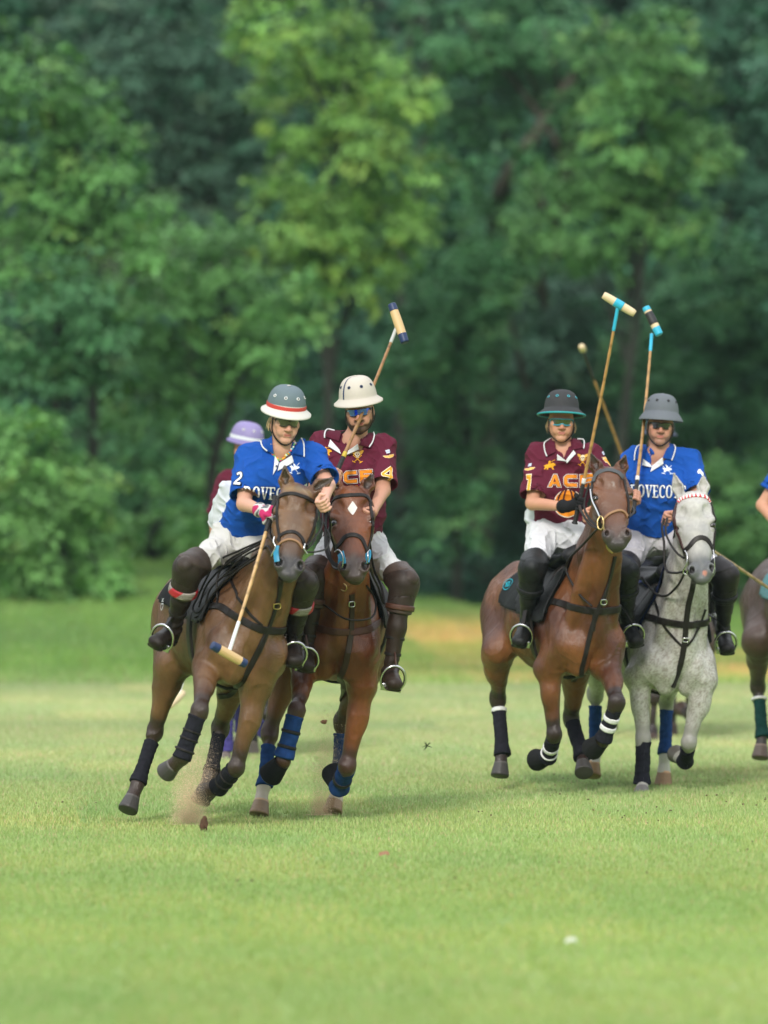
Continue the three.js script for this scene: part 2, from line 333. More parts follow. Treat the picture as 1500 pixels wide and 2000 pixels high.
function horseField(b) {
  const F = new Field(), { T, P, S, f, u, r, H } = b, up = { v: u };
  const mid = T(-0.5, -0.02, 0), hk = b.hk;
  F.cap(P, mid, [0.235, 0.26], [0.28, 0.305], { v: u, k: 0.1 });
  F.cap(mid, T(0, 0, 0), [0.28, 0.305], [0.2, 0.29], { v: u, k: 0.1 });
  F.cap(T(0, 0, 0), T(0.17, -0.01, 0), [0.2, 0.27], [0.14, 0.2], { v: u, k: 0.1 });
  F.ell(P.clone().addScaledVector(f, -0.17).addScaledVector(u, 0.02), [0.235, 0.24, 0.25], r, u, { k: 0.12 });
  F.cap(P.clone().addScaledVector(u, 0.2).addScaledVector(f, -0.18), P.clone().addScaledVector(u, 0.24).addScaledVector(f, 0.2), 0.07, 0.08, { k: 0.14 });
  F.cap(T(-0.4, 0.24, 0), T(-0.08, 0.29, 0), 0.07, 0.05, { k: 0.14 });
  for (const s of [1, -1]) {
    F.ell(T(0.215, -0.1, 0.083 * s), [0.082, 0.13, 0.095], r, u, { k: 0.022 });
    F.ell(T(0.19, -0.2, 0.07 * s), [0.07, 0.09, 0.08], r, u, { k: 0.03 });
    F.cap(T(-0.1, 0.2, 0.1 * s), T(0.12, -0.04, 0.165 * s), [0.05, 0.1], [0.075, 0.11], { v: f, k: 0.05 });
    F.cap(T(-0.16, 0.04, 0.18 * s), T(0.0, -0.16, 0.175 * s), [0.06, 0.1], [0.06, 0.085], { v: f, k: 0.03 });
    F.ell(T(0.175, -0.05, 0.17 * s), [0.058, 0.085, 0.07], r, u, { k: 0.03 });
    F.cap(T(0.14, -0.14, 0.19 * s), T(0.02, -0.2, 0.19 * s), 0.05, 0.045, { k: 0.03 });
    F.ell(P.clone().addScaledVector(r, 0.15 * s).addScaledVector(u, 0.1).addScaledVector(f, 0.12), [0.1, 0.12, 0.14], r, u, { k: 0.06 });
  }
  // neck
  const n0 = T(0.0, 0.1, 0), n1 = b.H(0, 0.11, -0.12), nm = n0.clone().lerp(n1, 0.52).addScaledVector(f, -0.02), nf = f.clone().addScaledVector(u, -0.3);
  F.cap(n0, nm, [0.128, 0.23], [0.086, 0.155], { v: nf, k: 0.07 });
  F.cap(nm, n1, [0.086, 0.155], [0.07, 0.11], { v: nf, k: 0.05 });
  F.cap(T(-0.12, 0.27, 0), nm.clone().addScaledVector(f, -0.1), 0.05, 0.05, { k: 0.09 });
  F.cap(nm.clone().addScaledVector(f, -0.12), b.H(0, 0.0, -0.06), 0.05, 0.045, { k: 0.06 });
  for (const s of [1, -1]) F.cap(b.H(-0.055 * s, 0.16, -0.17), T(0.17, -0.03, 0.13 * s), 0.033, 0.06, { k: 0.03 });
  F.cap(b.H(0, 0.2, -0.17), T(0.24, 0.0, 0), 0.04, 0.06, { k: 0.07 });
  // fore legs
  for (const [i, l] of b.fore.entries()) {
    const s = i ? -1 : 1, ax = l.K.clone().sub(l.E).normalize(), fw = f.clone();
    F.cap(l.sh, l.E, [0.085, 0.1], [0.08, 0.095], { v: f, k: 0.06 });
    F.cap(T(-0.05, -0.14, 0.13 * s), l.E, [0.075, 0.11], [0.07, 0.09], { v: f, k: 0.07 });
    F.cap(l.E, l.K, [0.068, 0.086], [0.037, 0.042], { v: f, k: 0.04 });
    F.ell(l.E.clone().lerp(l.K, 0.3).addScaledVector(r, 0.012 * s).addScaledVector(fw, 0.02), [0.062, 0.13, 0.06], r, ax, { k: 0.03 });
    limb(F, l, l.E, 0.047);
  }
  for (const [i, l] of b.hind.entries()) {
    const s = i ? -1 : 1, ax = l.K.clone().sub(l.St).normalize();
    F.cap(l.hip, l.St, [0.125, 0.2], [0.095, 0.125], { v: f, k: 0.09 });
    F.cap(l.hip.clone().addScaledVector(f, -0.2).addScaledVector(u, -0.04), l.St.clone().lerp(l.K, 0.35).addScaledVector(f, -0.05), [0.1, 0.12], [0.05, 0.07], { v: f, k: 0.07 });
    F.cap(l.St, l.K, [0.082, 0.105], [0.04, 0.05], { v: f, k: 0.06 });
    F.ell(l.St.clone().lerp(l.K, 0.3), [0.066, 0.13, 0.07], r, ax, { k: 0.04 });
    const back = l.F.clone().sub(l.K).normalize().cross(r).normalize(); if (back.dot(f) > 0) back.negate();
    F.cap(l.K.clone().addScaledVector(back, 0.05).addScaledVector(ax, -0.07), l.K.clone().addScaledVector(back, 0.045).addScaledVector(ax, 0.0), 0.018, 0.026, { k: 0.03 });
    F.cap(l.K.clone().addScaledVector(back, 0.045), l.K.clone().lerp(l.F, 0.4).addScaledVector(back, 0.015), 0.024, 0.02, { k: 0.03 });
    limb(F, l, l.St, 0.05);
  }
  // head
  const h = b.h, n = b.n, sx = b.s, E = (s, t, z, a, bb, c, k, sub) => F.ell(H(s * HW, t, z), [a * hk * HW, bb * hk, c * hk], sx, h, { k, sub }), rd = (a) => (Array.isArray(a) ? [a[0] * hk * HW, a[1] * hk] : a * hk), C = (s0, t0, z0, s1, t1, z1, ra, rb, k, o) => F.cap(H(s0 * HW, t0, z0), H(s1 * HW, t1, z1), rd(ra), rd(rb), { v: n, k, ...o });
  E(0, 0.07, -0.05, 0.082, 0.1, 0.08, 0.05);
  C(0, 0.1, -0.06, 0, 0.24, -0.055, [0.09, 0.066], [0.082, 0.062], 0.05);
  C(0, 0.22, -0.055, 0, 0.46, -0.045, [0.078, 0.06], [0.046, 0.047], 0.04);
  C(0, 0.2, -0.12, 0, 0.47, -0.085, [0.05, 0.05], [0.032, 0.035], 0.05);
  for (const s of [1, -1]) {
    E(0.052 * s, 0.175, -0.13, 0.042, 0.105, 0.085, 0.035);
    E(0.075 * s, 0.162, -0.018, 0.026, 0.04, 0.026, 0.03); E(0.087 * s, 0.181, -0.022, 0.011, 0.02, 0.022, 0.012); E(0.082 * s, 0.226, -0.03, 0.012, 0.014, 0.02, 0.016);
    C(0.074 * s, 0.24, -0.055, 0.052 * s, 0.36, -0.06, 0.02, 0.014, 0.025);
    E(0.066 * s, 0.115, 0.004, 0.02, 0.03, 0.014, 0.04, true);
    E(0.04 * s, 0.493, -0.016, 0.03, 0.044, 0.034, 0.018);
    E(0.049 * s, 0.496, 0.008, 0.012, 0.024, 0.026, 0.01, true);
    E(0.096 * s, 0.203, -0.02, 0.012, 0.017, 0.02, 0.01, true);
  }
  E(0, 0.515, -0.05, 0.05, 0.05, 0.046, 0.03);
  E(0, 0.545, -0.045, 0.04, 0.026, 0.034, 0.02);
  E(0, 0.525, -0.09, 0.035, 0.034, 0.026, 0.015);
  C(-0.045, 0.525, -0.075, 0.045, 0.525, -0.075, 0.004, 0.004, 0.008, { sub: true });
  for (const [i, e] of b.ears.entries()) {
    const m = e.base.clone().lerp(e.tip, 0.45), d = e.tip.clone().sub(e.base).normalize(), out = n.clone().addScaledVector(sx, i ? 0.35 : -0.35).normalize(), o2 = n.clone().multiplyScalar(0.016 * hk);
    F.cap(e.base.clone().addScaledVector(d, -0.02), m, [0.028, 0.026], [0.042, 0.026], { v: out, k: 0.03 });
    F.cap(m, e.tip, [0.042, 0.026], [0.007, 0.007], { v: out, k: 0.02 });
    F.cap(e.base.clone().addScaledVector(out, 0.03).addScaledVector(d, 0.035), m.clone().addScaledVector(out, 0.024), [0.016, 0.018], [0.027, 0.02], { v: out, k: 0.008, sub: true });
    F.cap(m.clone().addScaledVector(out, 0.024), e.tip.clone().addScaledVector(d, -0.025).addScaledVector(out, 0.014), [0.027, 0.02], [0.006, 0.011], { v: out, k: 0.008, sub: true });
  }
  F.pad = 0.014; F.post = (d, x, y, z) => (Math.abs(d) > 0.03 ? d : d - 0.01 * noise(x * 7.5, y * 5, z * 7.5) - 0.003 * noise(x * 22, y * 13, z * 22) - 0.003 * Math.pow(Math.max(0, 1 - 5 * Math.abs(noise(x * 6 + 3, y * 4, z * 6))), 2));
  return F;
}
function limb(F, l, top, kr) { // knee or hock, cannon, tendon, fetlock and pastern
  const d = l.F.clone().sub(l.K).normalize(), t2 = l.T.clone().sub(l.F), back = t2.clone().addScaledVector(d, -t2.dot(d));
  F.ell(l.K, [kr, kr * 1.25, kr], V(1, 0, 0), d, { k: 0.03 });
  F.cap(l.K, l.F, [0.029, 0.034], [0.027, 0.031], { k: 0.025 });
  F.ell(l.K.clone().addScaledVector(d, 0.035), [kr * 0.85, 0.02, kr * 0.9], V(1, 0, 0), d, { k: 0.02 });
  F.ell(l.F, [0.039, 0.044, 0.041], V(1, 0, 0), d, { k: 0.025 });
  F.cap(l.F, l.F.clone().lerp(l.T, 0.62), 0.034, 0.042, { k: 0.02 });
}
function hoofGeo(l, col) {
  const c = l.F.clone().lerp(l.T, 0.56), ax = l.T.clone().sub(l.F).normalize(), e = l.T.clone().addScaledVector(ax, 0.03), s = V(1, 0, 0);
  const g = loft(c, e, (t, a) => (t > 0.98 ? 0.056 : 0.043 + 0.019 * t + 0.0012 * Math.sin(t * 40)), 12, 22, V(0, 0, 1));
  return paintGeo(g, (x, y, z) => { const t = segDist(x, y, z, c, e)[1]; if (t < 0.12) return col.map((v) => v * 1.9); return mix3(col, col.map((v) => v * 0.5), 0.15 + 0.7 * Math.abs(noise(x * 30, y * 90, z * 30)) * t); });
}
// a cloth wrap or boot round a lower leg; style: wrap | boot
function wrapGeo(l, col, o = {}) {
  const a = l.K.clone().lerp(l.F, o.from ?? 0.14), b = l.K.clone().lerp(l.F, o.to ?? 1.0).addScaledVector(l.T.clone().sub(l.F).normalize(), (o.over ?? 0.0)), seedv = rnd() * 50;
  const g = loft(a, b, (t, an) => {
    const spiral = ((t * (o.turns ?? 7) + an / (2 * Math.PI)) % 1 + 1) % 1, bell = (o.flare ?? 0.012) * sstep(0.7, 1, t);
    return (o.r ?? 0.042) - 0.002 + 0.003 * spiral + bell + 0.004 * sstep(0.1, 0, t) + 0.004 * noise(t * 5 + seedv, an, 3) - (t < 0.005 || t > 0.995 ? 0.006 : 0);
  }, 44, 26);
  return paintGeo(g, (x, y, z) => { const v = 1 + 0.35 * noise(x * 40, y * 40, z * 40); return col.map((c) => c * v); });
}
function bandGeo(l, t, r, w, up) { const d = l.F.clone().sub(l.K).normalize(), c = l.K.clone().lerp(l.F, t); return loft(c.clone().addScaledVector(d, -w / 2), c.clone().addScaledVector(d, w / 2), (s) => (s < 0.02 || s > 0.98 ? r - 0.004 : r), 6, 22); }
function bellGeo(l, col) { // rubber bell boot over the hoof
  const ax = l.T.clone().sub(l.F).normalize(), a = l.F.clone().addScaledVector(ax, 0.01), b = l.T.clone().addScaledVector(ax, 0.012);
  return flat(loft(a, b, (t, an) => 0.048 + 0.024 * t + 0.004 * noise(an * 2, t * 3, 1), 12, 28, V(0, 0, 1), false), col);
}

function makeHorse(q, B, bones) {
  const b = bones ?? horseBones(q), F = horseField(b), base = V(b.S.x, 0, b.S.z - 0.5);
  const o = thing('horse', q.label, 'horse', base, 'polo horses cantering over the field');
  const c = q.coat, paints = [];
  for (const l of [...b.fore, ...b.hind]) {
    const top = l.E ?? l.St;
    paints.push([top.clone().lerp(l.K, 0.55), l.K, 0.16, 0.5, c.leg, 0.75, 1]);       // darkening towards the knee
    paints.push([l.K, l.F, 0.13, 0.3, c.leg, 1]); paints.push([l.F, l.T, 0.13, 0.3, l.l.sock ? c.sock ?? [0.5, 0.45, 0.4] : c.leg, 1]);
  }
  paints.push([b.H(0, 0.51, -0.03), b.H(0, 0.56, -0.06), c.muzR ?? 0.14, 0.55, c.muzzle, 1]);
  for (const s of [1, -1]) { paints.push([b.H(0.053 * s * HW, 0.502, 0.004), b.H(0.046 * s * HW, 0.488, -0.006), 0.024, 0.4, [0.012, 0.01, 0.01], 1]); paints.push([b.H(0.09 * s * HW, 0.21, -0.012), b.H(0.09 * s * HW, 0.2, -0.02), 0.045, 0.8, c.eye ?? c.leg, 0.7]); }
  for (const [i, e] of b.ears.entries()) paints.push([e.base.clone().addScaledVector(b.n, 0.022).lerp(e.tip, 0.3), e.tip.clone().addScaledVector(b.n, 0.004), 0.026, 0.6, c.earIn ?? [0.04, 0.03, 0.025], 0.85]);
  if (c.spots) for (const s of c.spots) paints.push([b.H(...s[0]), b.H(...s[1]), s[2], s[3], s[4], s[5]]);
  const belly = V(0, 0, 0);
  const col = (x, y, z, nx, ny, nz) => {
    const n1 = noise(x * 4, y * 4, z * 4), n2 = noise(x * 24, y * 14, z * 24), n3 = noise(x * 80, y * 80, z * 80);
    let k = mix3(c.base, c.alt ?? c.base, clamp(0.5 + 1.25 * n1 + 0.35 * n2, 0, 1));
    if (c.flea) { const far = Math.min(1, segDist(x, y, z, b.poll, b.muz)[0] / 0.45), fl = sstep(0.05, 0.45, noise(x * 118, y * 118, z * 118) + 0.3 * n2 + 0.15 * far); k = mix3(k, c.flea, fl * (0.05 + 0.5 * far)); }
    const n4 = noise(x * 60, y * 22, z * 60), v = 1 + 0.13 * n2 + 0.09 * n3 + 0.14 * n4; k = k.map((w) => w * v);
    for (const [a, e, R, soft, pc, amt, grad] of paints) {
      const dx = x - a.x, dy = y - a.y, dz = z - a.z; if (Math.abs(dx) > 0.9 || Math.abs(dy) > 0.9 || Math.abs(dz) > 0.9) continue;
      const [d, t] = segDist(x, y, z, a, e), w = (1 - sstep(R * (1 - soft), R, d + 0.012 * n2)) * amt * (grad ? sstep(0, 1, t) : 1);
      if (w > 0) k = mix3(k, pc, w);
    }
    return k;
  };
  part(o, 'body', F.mesh(B.cell, col), M.coat);
  for (const s of [1, -1]) part(o, 'eye', ballAt(b.H(0.08 * s * HW, 0.203, -0.027), 0.021 * b.hk), M.eye);
  const tail0 = b.P.clone().addScaledVector(b.f, -0.4).addScaledVector(b.u, 0.12);
  part(o, 'tail', flat(loft([tail0, tail0.clone().addScaledVector(b.f, -0.08).addScaledVector(b.u, -0.12), tail0.clone().addScaledVector(b.f, -0.09).addScaledVector(b.u, -0.36)], (t) => 0.028 + 0.03 * Math.sin(Math.PI * t) + 0.004 * Math.sin(t * 60), 20, 12), c.tail ?? [0.02, 0.016, 0.014]), M.wrap);
  for (const l of [...b.fore, ...b.hind]) {
    part(o, 'hoof', hoofGeo(l, l.l.hoof ?? [0.055, 0.05, 0.047]), M.hoof);
    const w = l.l.wrap; if (!w) continue;
    const g = part(o, 'leg_wrap', wrapGeo(l, w.col, w), M.wrap);
    for (const [t, r, wd, m] of w.bands ?? []) part(g, 'wrap_strap', bandGeo(l, t, r, wd), M[m]);
    if (w.bell) part(o, 'bell_boot', bellGeo(l, w.bell), M.wrap);
  }
  return { o, b, F, base, q };
}
function tack(Hs, spec) { // bridle, breastplate and other straps of a horse, drawn where the photo shows them
  const { o, F } = Hs; const groups = {};
  for (const s of spec) {
    let parent = o;
    if (s.in) { groups[s.in] ??= (() => { const g = new THREE.Group(); g.name = s.in; o.add(g); return g; })(); parent = groups[s.in]; }
    const raw = s.px.every((p) => p.length === 2) && !s.round && !s.free ? s.px.flatMap((p, i) => { if (!i) return [p]; const a = s.px[i - 1], n = Math.max(1, Math.round(Math.hypot(p[0] - a[0], p[1] - a[1]) / 8)); return Array.from({ length: n }, (_, k) => [lerp(a[0], p[0], (k + 1) / n), lerp(a[1], p[1], (k + 1) / n)]); }) : s.px;
    const pts = raw.map((p) => p.isVector3 ? p : p.length === 3 ? W(p[0], p[1], Hs.q.d0 - p[2]) : hit(F, p[0], p[1], 0, 0.3)).filter(Boolean);
    if (pts.length < 2) { console.log('strap missed', s.name); continue; }
    const g = s.round ? tube(pts, s.w / 2) : s.free ? ribbon(smooth(pts, 30), smooth(pts, 30).map((p, i, a) => { const t = a[Math.min(30, i + 1)].clone().sub(a[Math.max(0, i - 1)]); return t.cross(V(0.3, 1, 0)).normalize().multiplyScalar(-1); }), s.w, s.t ?? 0.004) : strap(F, pts, s.w, s.t ?? 0.006, { off: s.off });
    part(parent, s.name, g, s.m ?? M.strap);
  }
}

// ------------------------------------------------------------------ saddle: pad, flaps, seat, girth, leathers and stirrups, built on the horse's back
function makeSaddle(Hs, R, o) {
  const { b, F } = Hs, { f, u, r } = b, at = (fx, th, d) => b.T(fx, 0, 0).addScaledVector(u, Math.cos(th) * d).addScaledVector(r, Math.sin(th) * d);
  const t = thing('saddle', o.label, 'saddle', at(-0.3, 0, 0.32), 'saddles on the horses');
  const around = (f0, f1, t0, t1) => (v, w) => { const th = lerp(t0, t1, w), c = at(lerp(f0, f1, v), 0, 0), d = u.clone().multiplyScalar(Math.cos(th)).addScaledVector(r, Math.sin(th)); return [c.clone().addScaledVector(d, 0.75), d.clone().negate()]; };
  const corner = (v, w) => { if (Math.abs(w - 0.5) * 2 > 0.98 - 0.35 * Math.max(0, 0.45 - v)) return false; const a = Math.abs(w - 0.5) * 2, q = Math.max(0, a - 0.86) / 0.14, e = Math.max(0, Math.abs(v - 0.5) * 2 - 0.8) / 0.2; return q * q + e * e < 1; };
  const pad = part(t, 'saddle_pad', paintGeo(sheet(F, 26, 60, around(-0.02, -(o.back ?? 0.82), -1.45, 1.45), 0.02, 0.016, corner), (x, y, z) => { const q = 1 + 0.25 * noise(x * 40, y * 40, z * 40); return o.pad.map((k) => k * q); }), M.pad);
  if (o.logo) part(pad, 'pad_logo', print(F, hit(F, ...o.logo.at), F.normal(hit(F, ...o.logo.at), 0.03), V(Math.sin(o.logo.turn ?? 0), Math.cos(o.logo.turn ?? 0), 0), o.logo.w, o.logo.h, 12, 0.025), o.logo.m());
  for (const s of [1, -1]) part(t, 'saddle_flap', sheet(F, 18, 18, around(0.0, -0.42, 0.35 * s, 1.5 * s), 0.036, 0.012, (v, w) => { const e = Math.max(0, w - 0.7) / 0.3, q = Math.abs(v - 0.45) * 2; return e * e + Math.pow(q, 3) * 0.8 < 1; }), o.leather ?? M.black);
  const S = new Field(), top = (fx) => { const p = F.march(at(fx, 0, 0.75), u.clone().negate(), 1); return p ?? at(fx, 0, 0.3); };
  const p0 = top(-0.08).addScaledVector(u, 0.05), p1 = top(-0.3).addScaledVector(u, 0.035), p2 = top(-0.52).addScaledVector(u, 0.06);
  S.cap(p0, p1, [0.09, 0.035], [0.13, 0.035], { v: u, k: 0.05 }); S.cap(p1, p2, [0.13, 0.035], [0.17, 0.035], { v: u, k: 0.05 });
  S.cap(p0.clone().addScaledVector(r, 0.08).addScaledVector(u, -0.03), p0.clone().addScaledVector(r, -0.08).addScaledVector(u, -0.03), 0.045, 0.045, { k: 0.04 }); S.ell(p0, [0.06, 0.05, 0.05], r, u, { k: 0.04 });
  S.cap(p2.clone().addScaledVector(r, 0.13).addScaledVector(u, 0.01), p2.clone().addScaledVector(r, -0.13).addScaledVector(u, 0.01), 0.035, 0.035, { k: 0.04 });
  part(t, 'seat', S.mesh(0.012), o.leather ?? M.black);
  const ring = []; for (let i = 0; i < 40; i++) { const th = i / 40 * 2 * Math.PI, d = u.clone().multiplyScalar(Math.cos(th)).addScaledVector(r, Math.sin(th)), q = F.march(at(-0.2, 0, 0).addScaledVector(d, 0.75), d.clone().negate(), 1); if (q) ring.push(q); }
  part(t, 'girth', strap(F, ring, 0.075, 0.012, { closed: true, n: 80, off: 0.03 }), o.girth ?? M.strap);
  for (const [i, l] of R.b.leg.entries()) {
    const s = i ? -1 : 1, sh = l.an.clone().sub(l.kn).normalize(), ft = l.toe.clone().sub(l.an).normalize(), dn = sh.clone().addScaledVector(ft, -sh.dot(ft)).normalize(), side = dn.clone().cross(ft).normalize();
    const c = l.an.clone().lerp(l.toe, 0.56).addScaledVector(dn, 0.05), ring2 = [];
    for (let k = 0; k <= 22; k++) { const a = (k / 22 - 0.5) * 1.12 * Math.PI; ring2.push(c.clone().addScaledVector(side, Math.sin(a) * 0.07).addScaledVector(dn, -0.05 - Math.cos(a) * 0.085)); }
    ring2.unshift(c.clone().addScaledVector(side, -0.055)); ring2.push(c.clone().addScaledVector(side, 0.055));
    const st = part(t, 'stirrup', tube(ring2, 0.009, { n: 60 }), M.steel);
    part(st, 'tread', loft(c.clone().addScaledVector(side, -0.06), c.clone().addScaledVector(side, 0.06), () => [0.024, 0.008], 4, 10, ft), M.steel);
    const topP = F.march(at(-0.22, 0.75 * s, 0.75), u.clone().multiplyScalar(-Math.cos(0.75)).addScaledVector(r, -Math.sin(0.75) * s), 1, 0.05) ?? l.hip, end = c.clone().addScaledVector(dn, -0.135), m = topP.clone().lerp(end, 0.5).addScaledVector(r, 0.03 * s), pts = smooth([topP, m, end], 20);
    part(t, 'stirrup_leather', ribbon(pts, pts.map(() => r.clone().multiplyScalar(s).addScaledVector(f, 0.7).normalize()), 0.028, 0.005), o.leatherStrap ?? M.strap);
  }
  return t;
}
// ------------------------------------------------------------------ riders
function riderBones(q) {
  const J = (a) => W(a[0], a[1], q.d0 - (a[2] ?? 0)), b = { q };
  for (const k of ['pelvis', 'chest', 'neck', 'head']) b[k] = J(q[k]);
  b.arm = q.arm.map((a) => { const sh = J(a.sh), el = reach(sh, ...a.el), wr = reach(el, ...a.wr), hd = reach(wr, ...a.hd); return { sh, el, wr, hd, a }; });
  b.leg = q.leg.map((l) => { const hip = J(l.hip), kn = reach(hip, ...l.kn), an = reach(kn, ...l.an), toe = reach(an, ...l.toe); return { hip, kn, an, toe, l }; });
  const D = Math.PI / 180, ya = (q.face[0] ?? 0) * D, pi = (q.face[1] ?? 0) * D, ro = (q.face[2] ?? 0) * D;
  const Fw = V(Math.sin(ya) * Math.cos(pi), -Math.sin(pi), Math.cos(ya) * Math.cos(pi)), X0 = V(Math.cos(ya), 0, -Math.sin(ya)), U0 = Fw.clone().cross(X0);
  b.X = X0.clone().multiplyScalar(Math.cos(ro)).addScaledVector(U0, -Math.sin(ro)); b.U = Fw.clone().cross(b.X); b.Fw = Fw;
  b.H = (x, u, f) => b.head.clone().addScaledVector(b.X, x).addScaledVector(b.U, u).addScaledVector(b.Fw, f);
  const by = (q.bodyYaw ?? 0) * D; b.sp = b.chest.clone().sub(b.pelvis).normalize(); b.bf = V(Math.sin(by), 0, Math.cos(by)); b.bf.addScaledVector(b.sp, -b.bf.dot(b.sp)).normalize(); b.bx = b.sp.clone().cross(b.bf);
  return b;
}
function torso(F, b, g, hem) {
  const o = { v: b.bf }, wa = b.pelvis.clone().lerp(b.chest, 0.45), w = b.q.build ?? 1, sm = b.arm[0].sh.clone().lerp(b.arm[1].sh, 0.5);
  const p0 = hem ? b.pelvis.clone().addScaledVector(b.sp, b.q.hem ?? -0.02) : b.pelvis;
  F.cap(p0, wa, [0.158 * w + g, 0.118 * w + g], [0.145 * w + g, 0.11 * w + g], { ...o, ca: hem ? 0.012 : undefined, k: 0.08 });
  F.cap(wa, b.chest, [0.145 * w + g, 0.11 * w + g], [0.162 * w + g, 0.118 * w + g], { ...o, k: 0.08 });
  F.cap(b.chest, sm.clone().addScaledVector(b.sp, -0.045), [0.16 * w + g, 0.115 * w + g], [0.15 * w + g, 0.075 + g], { ...o, k: 0.08 });
  for (const a of b.arm) { F.cap(sm.clone().addScaledVector(b.sp, -0.02), a.sh, [0.05 + g * 0.8, 0.07 + g], [0.056 + g, 0.058 + g], { ...o, k: 0.05 }); F.cap(b.neck, a.sh.clone().lerp(b.neck, 0.35), 0.044 + g * 0.6, 0.03 + g * 0.6, { k: 0.06 }); }
  if (b.q.bust) for (const s of [1, -1]) F.ell(b.chest.clone().addScaledVector(b.bf, 0.085).addScaledVector(b.bx, 0.075 * s).addScaledVector(b.sp, -0.02), [0.075 + g, 0.08 + g, 0.065 + g], b.bx, b.sp, { k: 0.07 });
}
function hand(F, a, ax, g = 0) { // a fist closed round a handle that runs along ax through a.hd
  const c = a.hd, f = c.clone().sub(a.wr).normalize(), A = ax.clone().normalize();
  let e1 = f.clone().addScaledVector(A, -f.dot(A)); if (e1.length() < 0.15) e1 = V(0, 0, 1).addScaledVector(A, -A.z); e1.normalize();
  const e2 = A.clone().cross(e1), s = a.a.curl ?? 1;
  const at = (o, ang, r) => c.clone().addScaledVector(A, o).addScaledVector(e1, Math.cos(ang) * r).addScaledVector(e2, Math.sin(ang) * r * s);
  F.cap(a.el, a.wr, [0.043 + g, 0.043 + g], [0.029 + g, 0.025 + g], { v: e1, k: 0.015 });
  const palm = at(0, 2.1, 0.034);
  F.cap(a.wr, palm, [0.03 + g, 0.025 + g], [0.036 + g, 0.018 + g], { v: e2, k: 0.02 });
  F.ell(palm, [0.018 + g, 0.042 + g, 0.036 + g], e2, A, { k: 0.014 });
  const len = [0.9, 1, 0.96, 0.8];
  for (let i = 0; i < 4; i++) {
    const o = (1.5 - i) * 0.0205, r = 0.0255 + g * 0.5, th = [1.7, 0.75, -0.35, -1.45 * len[i]], fr = [0.0105, 0.0102, 0.0094, 0.0082];
    for (let j = 0; j < 3; j++) F.cap(at(o, th[j], r + (j === 0 ? 0.012 : 0)), at(o, th[j + 1], r), fr[j] + g, fr[j + 1] + g, { k: 0.004 });
  }
  F.cap(at(0.034, 2.3, 0.03), at(0.05, 3.3, 0.026), 0.014 + g, 0.0115 + g, { k: 0.008 });
  F.cap(at(0.05, 3.3, 0.026), at(0.045, 4.2, 0.025), 0.0115 + g, 0.0095 + g, { k: 0.005 });
}
function openArm(F, a) { F.cap(a.el, a.wr, [0.043, 0.043], [0.029, 0.026], { k: 0.015 }); }
function headShape(F, b) {
  const E = (x, u, f, r, k, sub) => F.ell(b.H(x, u, f), r, b.X, b.U, { k, sub }), C = (p, q, r0, r1, k, sub) => F.cap(b.H(...p), b.H(...q), r0, r1, { k, sub, v: b.Fw });
  const w = b.q.faceWide ?? 1;
  E(0, 0.035, -0.012, [0.076, 0.088, 0.094], 0.03);
  E(0, -0.02, 0.022, [0.066 * w, 0.078, 0.07], 0.04);
  for (const s of [1, -1]) {
    C([0.05 * s * w, -0.05, -0.005], [0.014 * s, -0.098, 0.058], [0.026, 0.03], 0.018, 0.03);
    E(0.046 * s * w, -0.012, 0.062, [0.024, 0.02, 0.022], 0.025);
    C([0.014 * s, 0.024, 0.09], [0.048 * s, 0.026, 0.072], 0.011, 0.009, 0.016);
    E(0.031 * s, 0.004, 0.091, [0.017, 0.011, 0.012], 0.012, true);
    E(0.015 * s, -0.034, 0.1, [0.0095, 0.0085, 0.011], 0.008);
    E(0.078 * s, -0.006, -0.012, [0.01, 0.031, 0.019], 0.01);
    E(0.085 * s, -0.004, -0.006, [0.006, 0.018, 0.009], 0.005, true);
    E(0.036 * s, -0.05, 0.068, [0.022, 0.026, 0.02], 0.02);
  }
  C([0, 0.012, 0.092], [0, -0.03, 0.112], 0.0095, 0.0125, 0.014);
  E(0, -0.1, 0.068, [0.024, 0.018, 0.018], 0.02);
  C([-0.019, -0.06, 0.0845], [0.019, -0.06, 0.0845], 0.0065, 0.0065, 0.01);
  C([-0.014, -0.0715, 0.0845], [0.014, -0.0715, 0.0845], 0.007, 0.007, 0.01);
  C([-0.021, -0.0655, 0.0935], [0.021, -0.0655, 0.0935], 0.0022, 0.0022, 0.004, true);
  F.cap(b.H(0, -0.05, -0.025), b.neck, [0.054, 0.056], [0.062, 0.06], { k: 0.04 });
}
function folds(amp, fx, fy, s) { // cloth folds: soft ridges, longer one way than the other
  const ridge = (n) => { const k = Math.max(0, 1 - 2.6 * Math.abs(n)); return k * k; };
  return (x, y, z) => { const w = 0.5 * noise(x * 3 + s, y * 3, z * 3); return amp * (ridge(noise(x * fx + s + w, y * fy + z * 3 + w, z * fx)) - 0.3) + amp * 0.5 * (ridge(noise(x * fx * 2.1 + 9, y * fy * 2 + s + x * 5, z * fx * 2 + w)) - 0.3); };
}
function limits(pts, r) { const lo = [0, 1, 2].map((i) => Math.min(...pts.map((p) => p.getComponent(i))) - r), hi = [0, 1, 2].map((i) => Math.max(...pts.map((p) => p.getComponent(i))) + r); return [lo, hi]; }

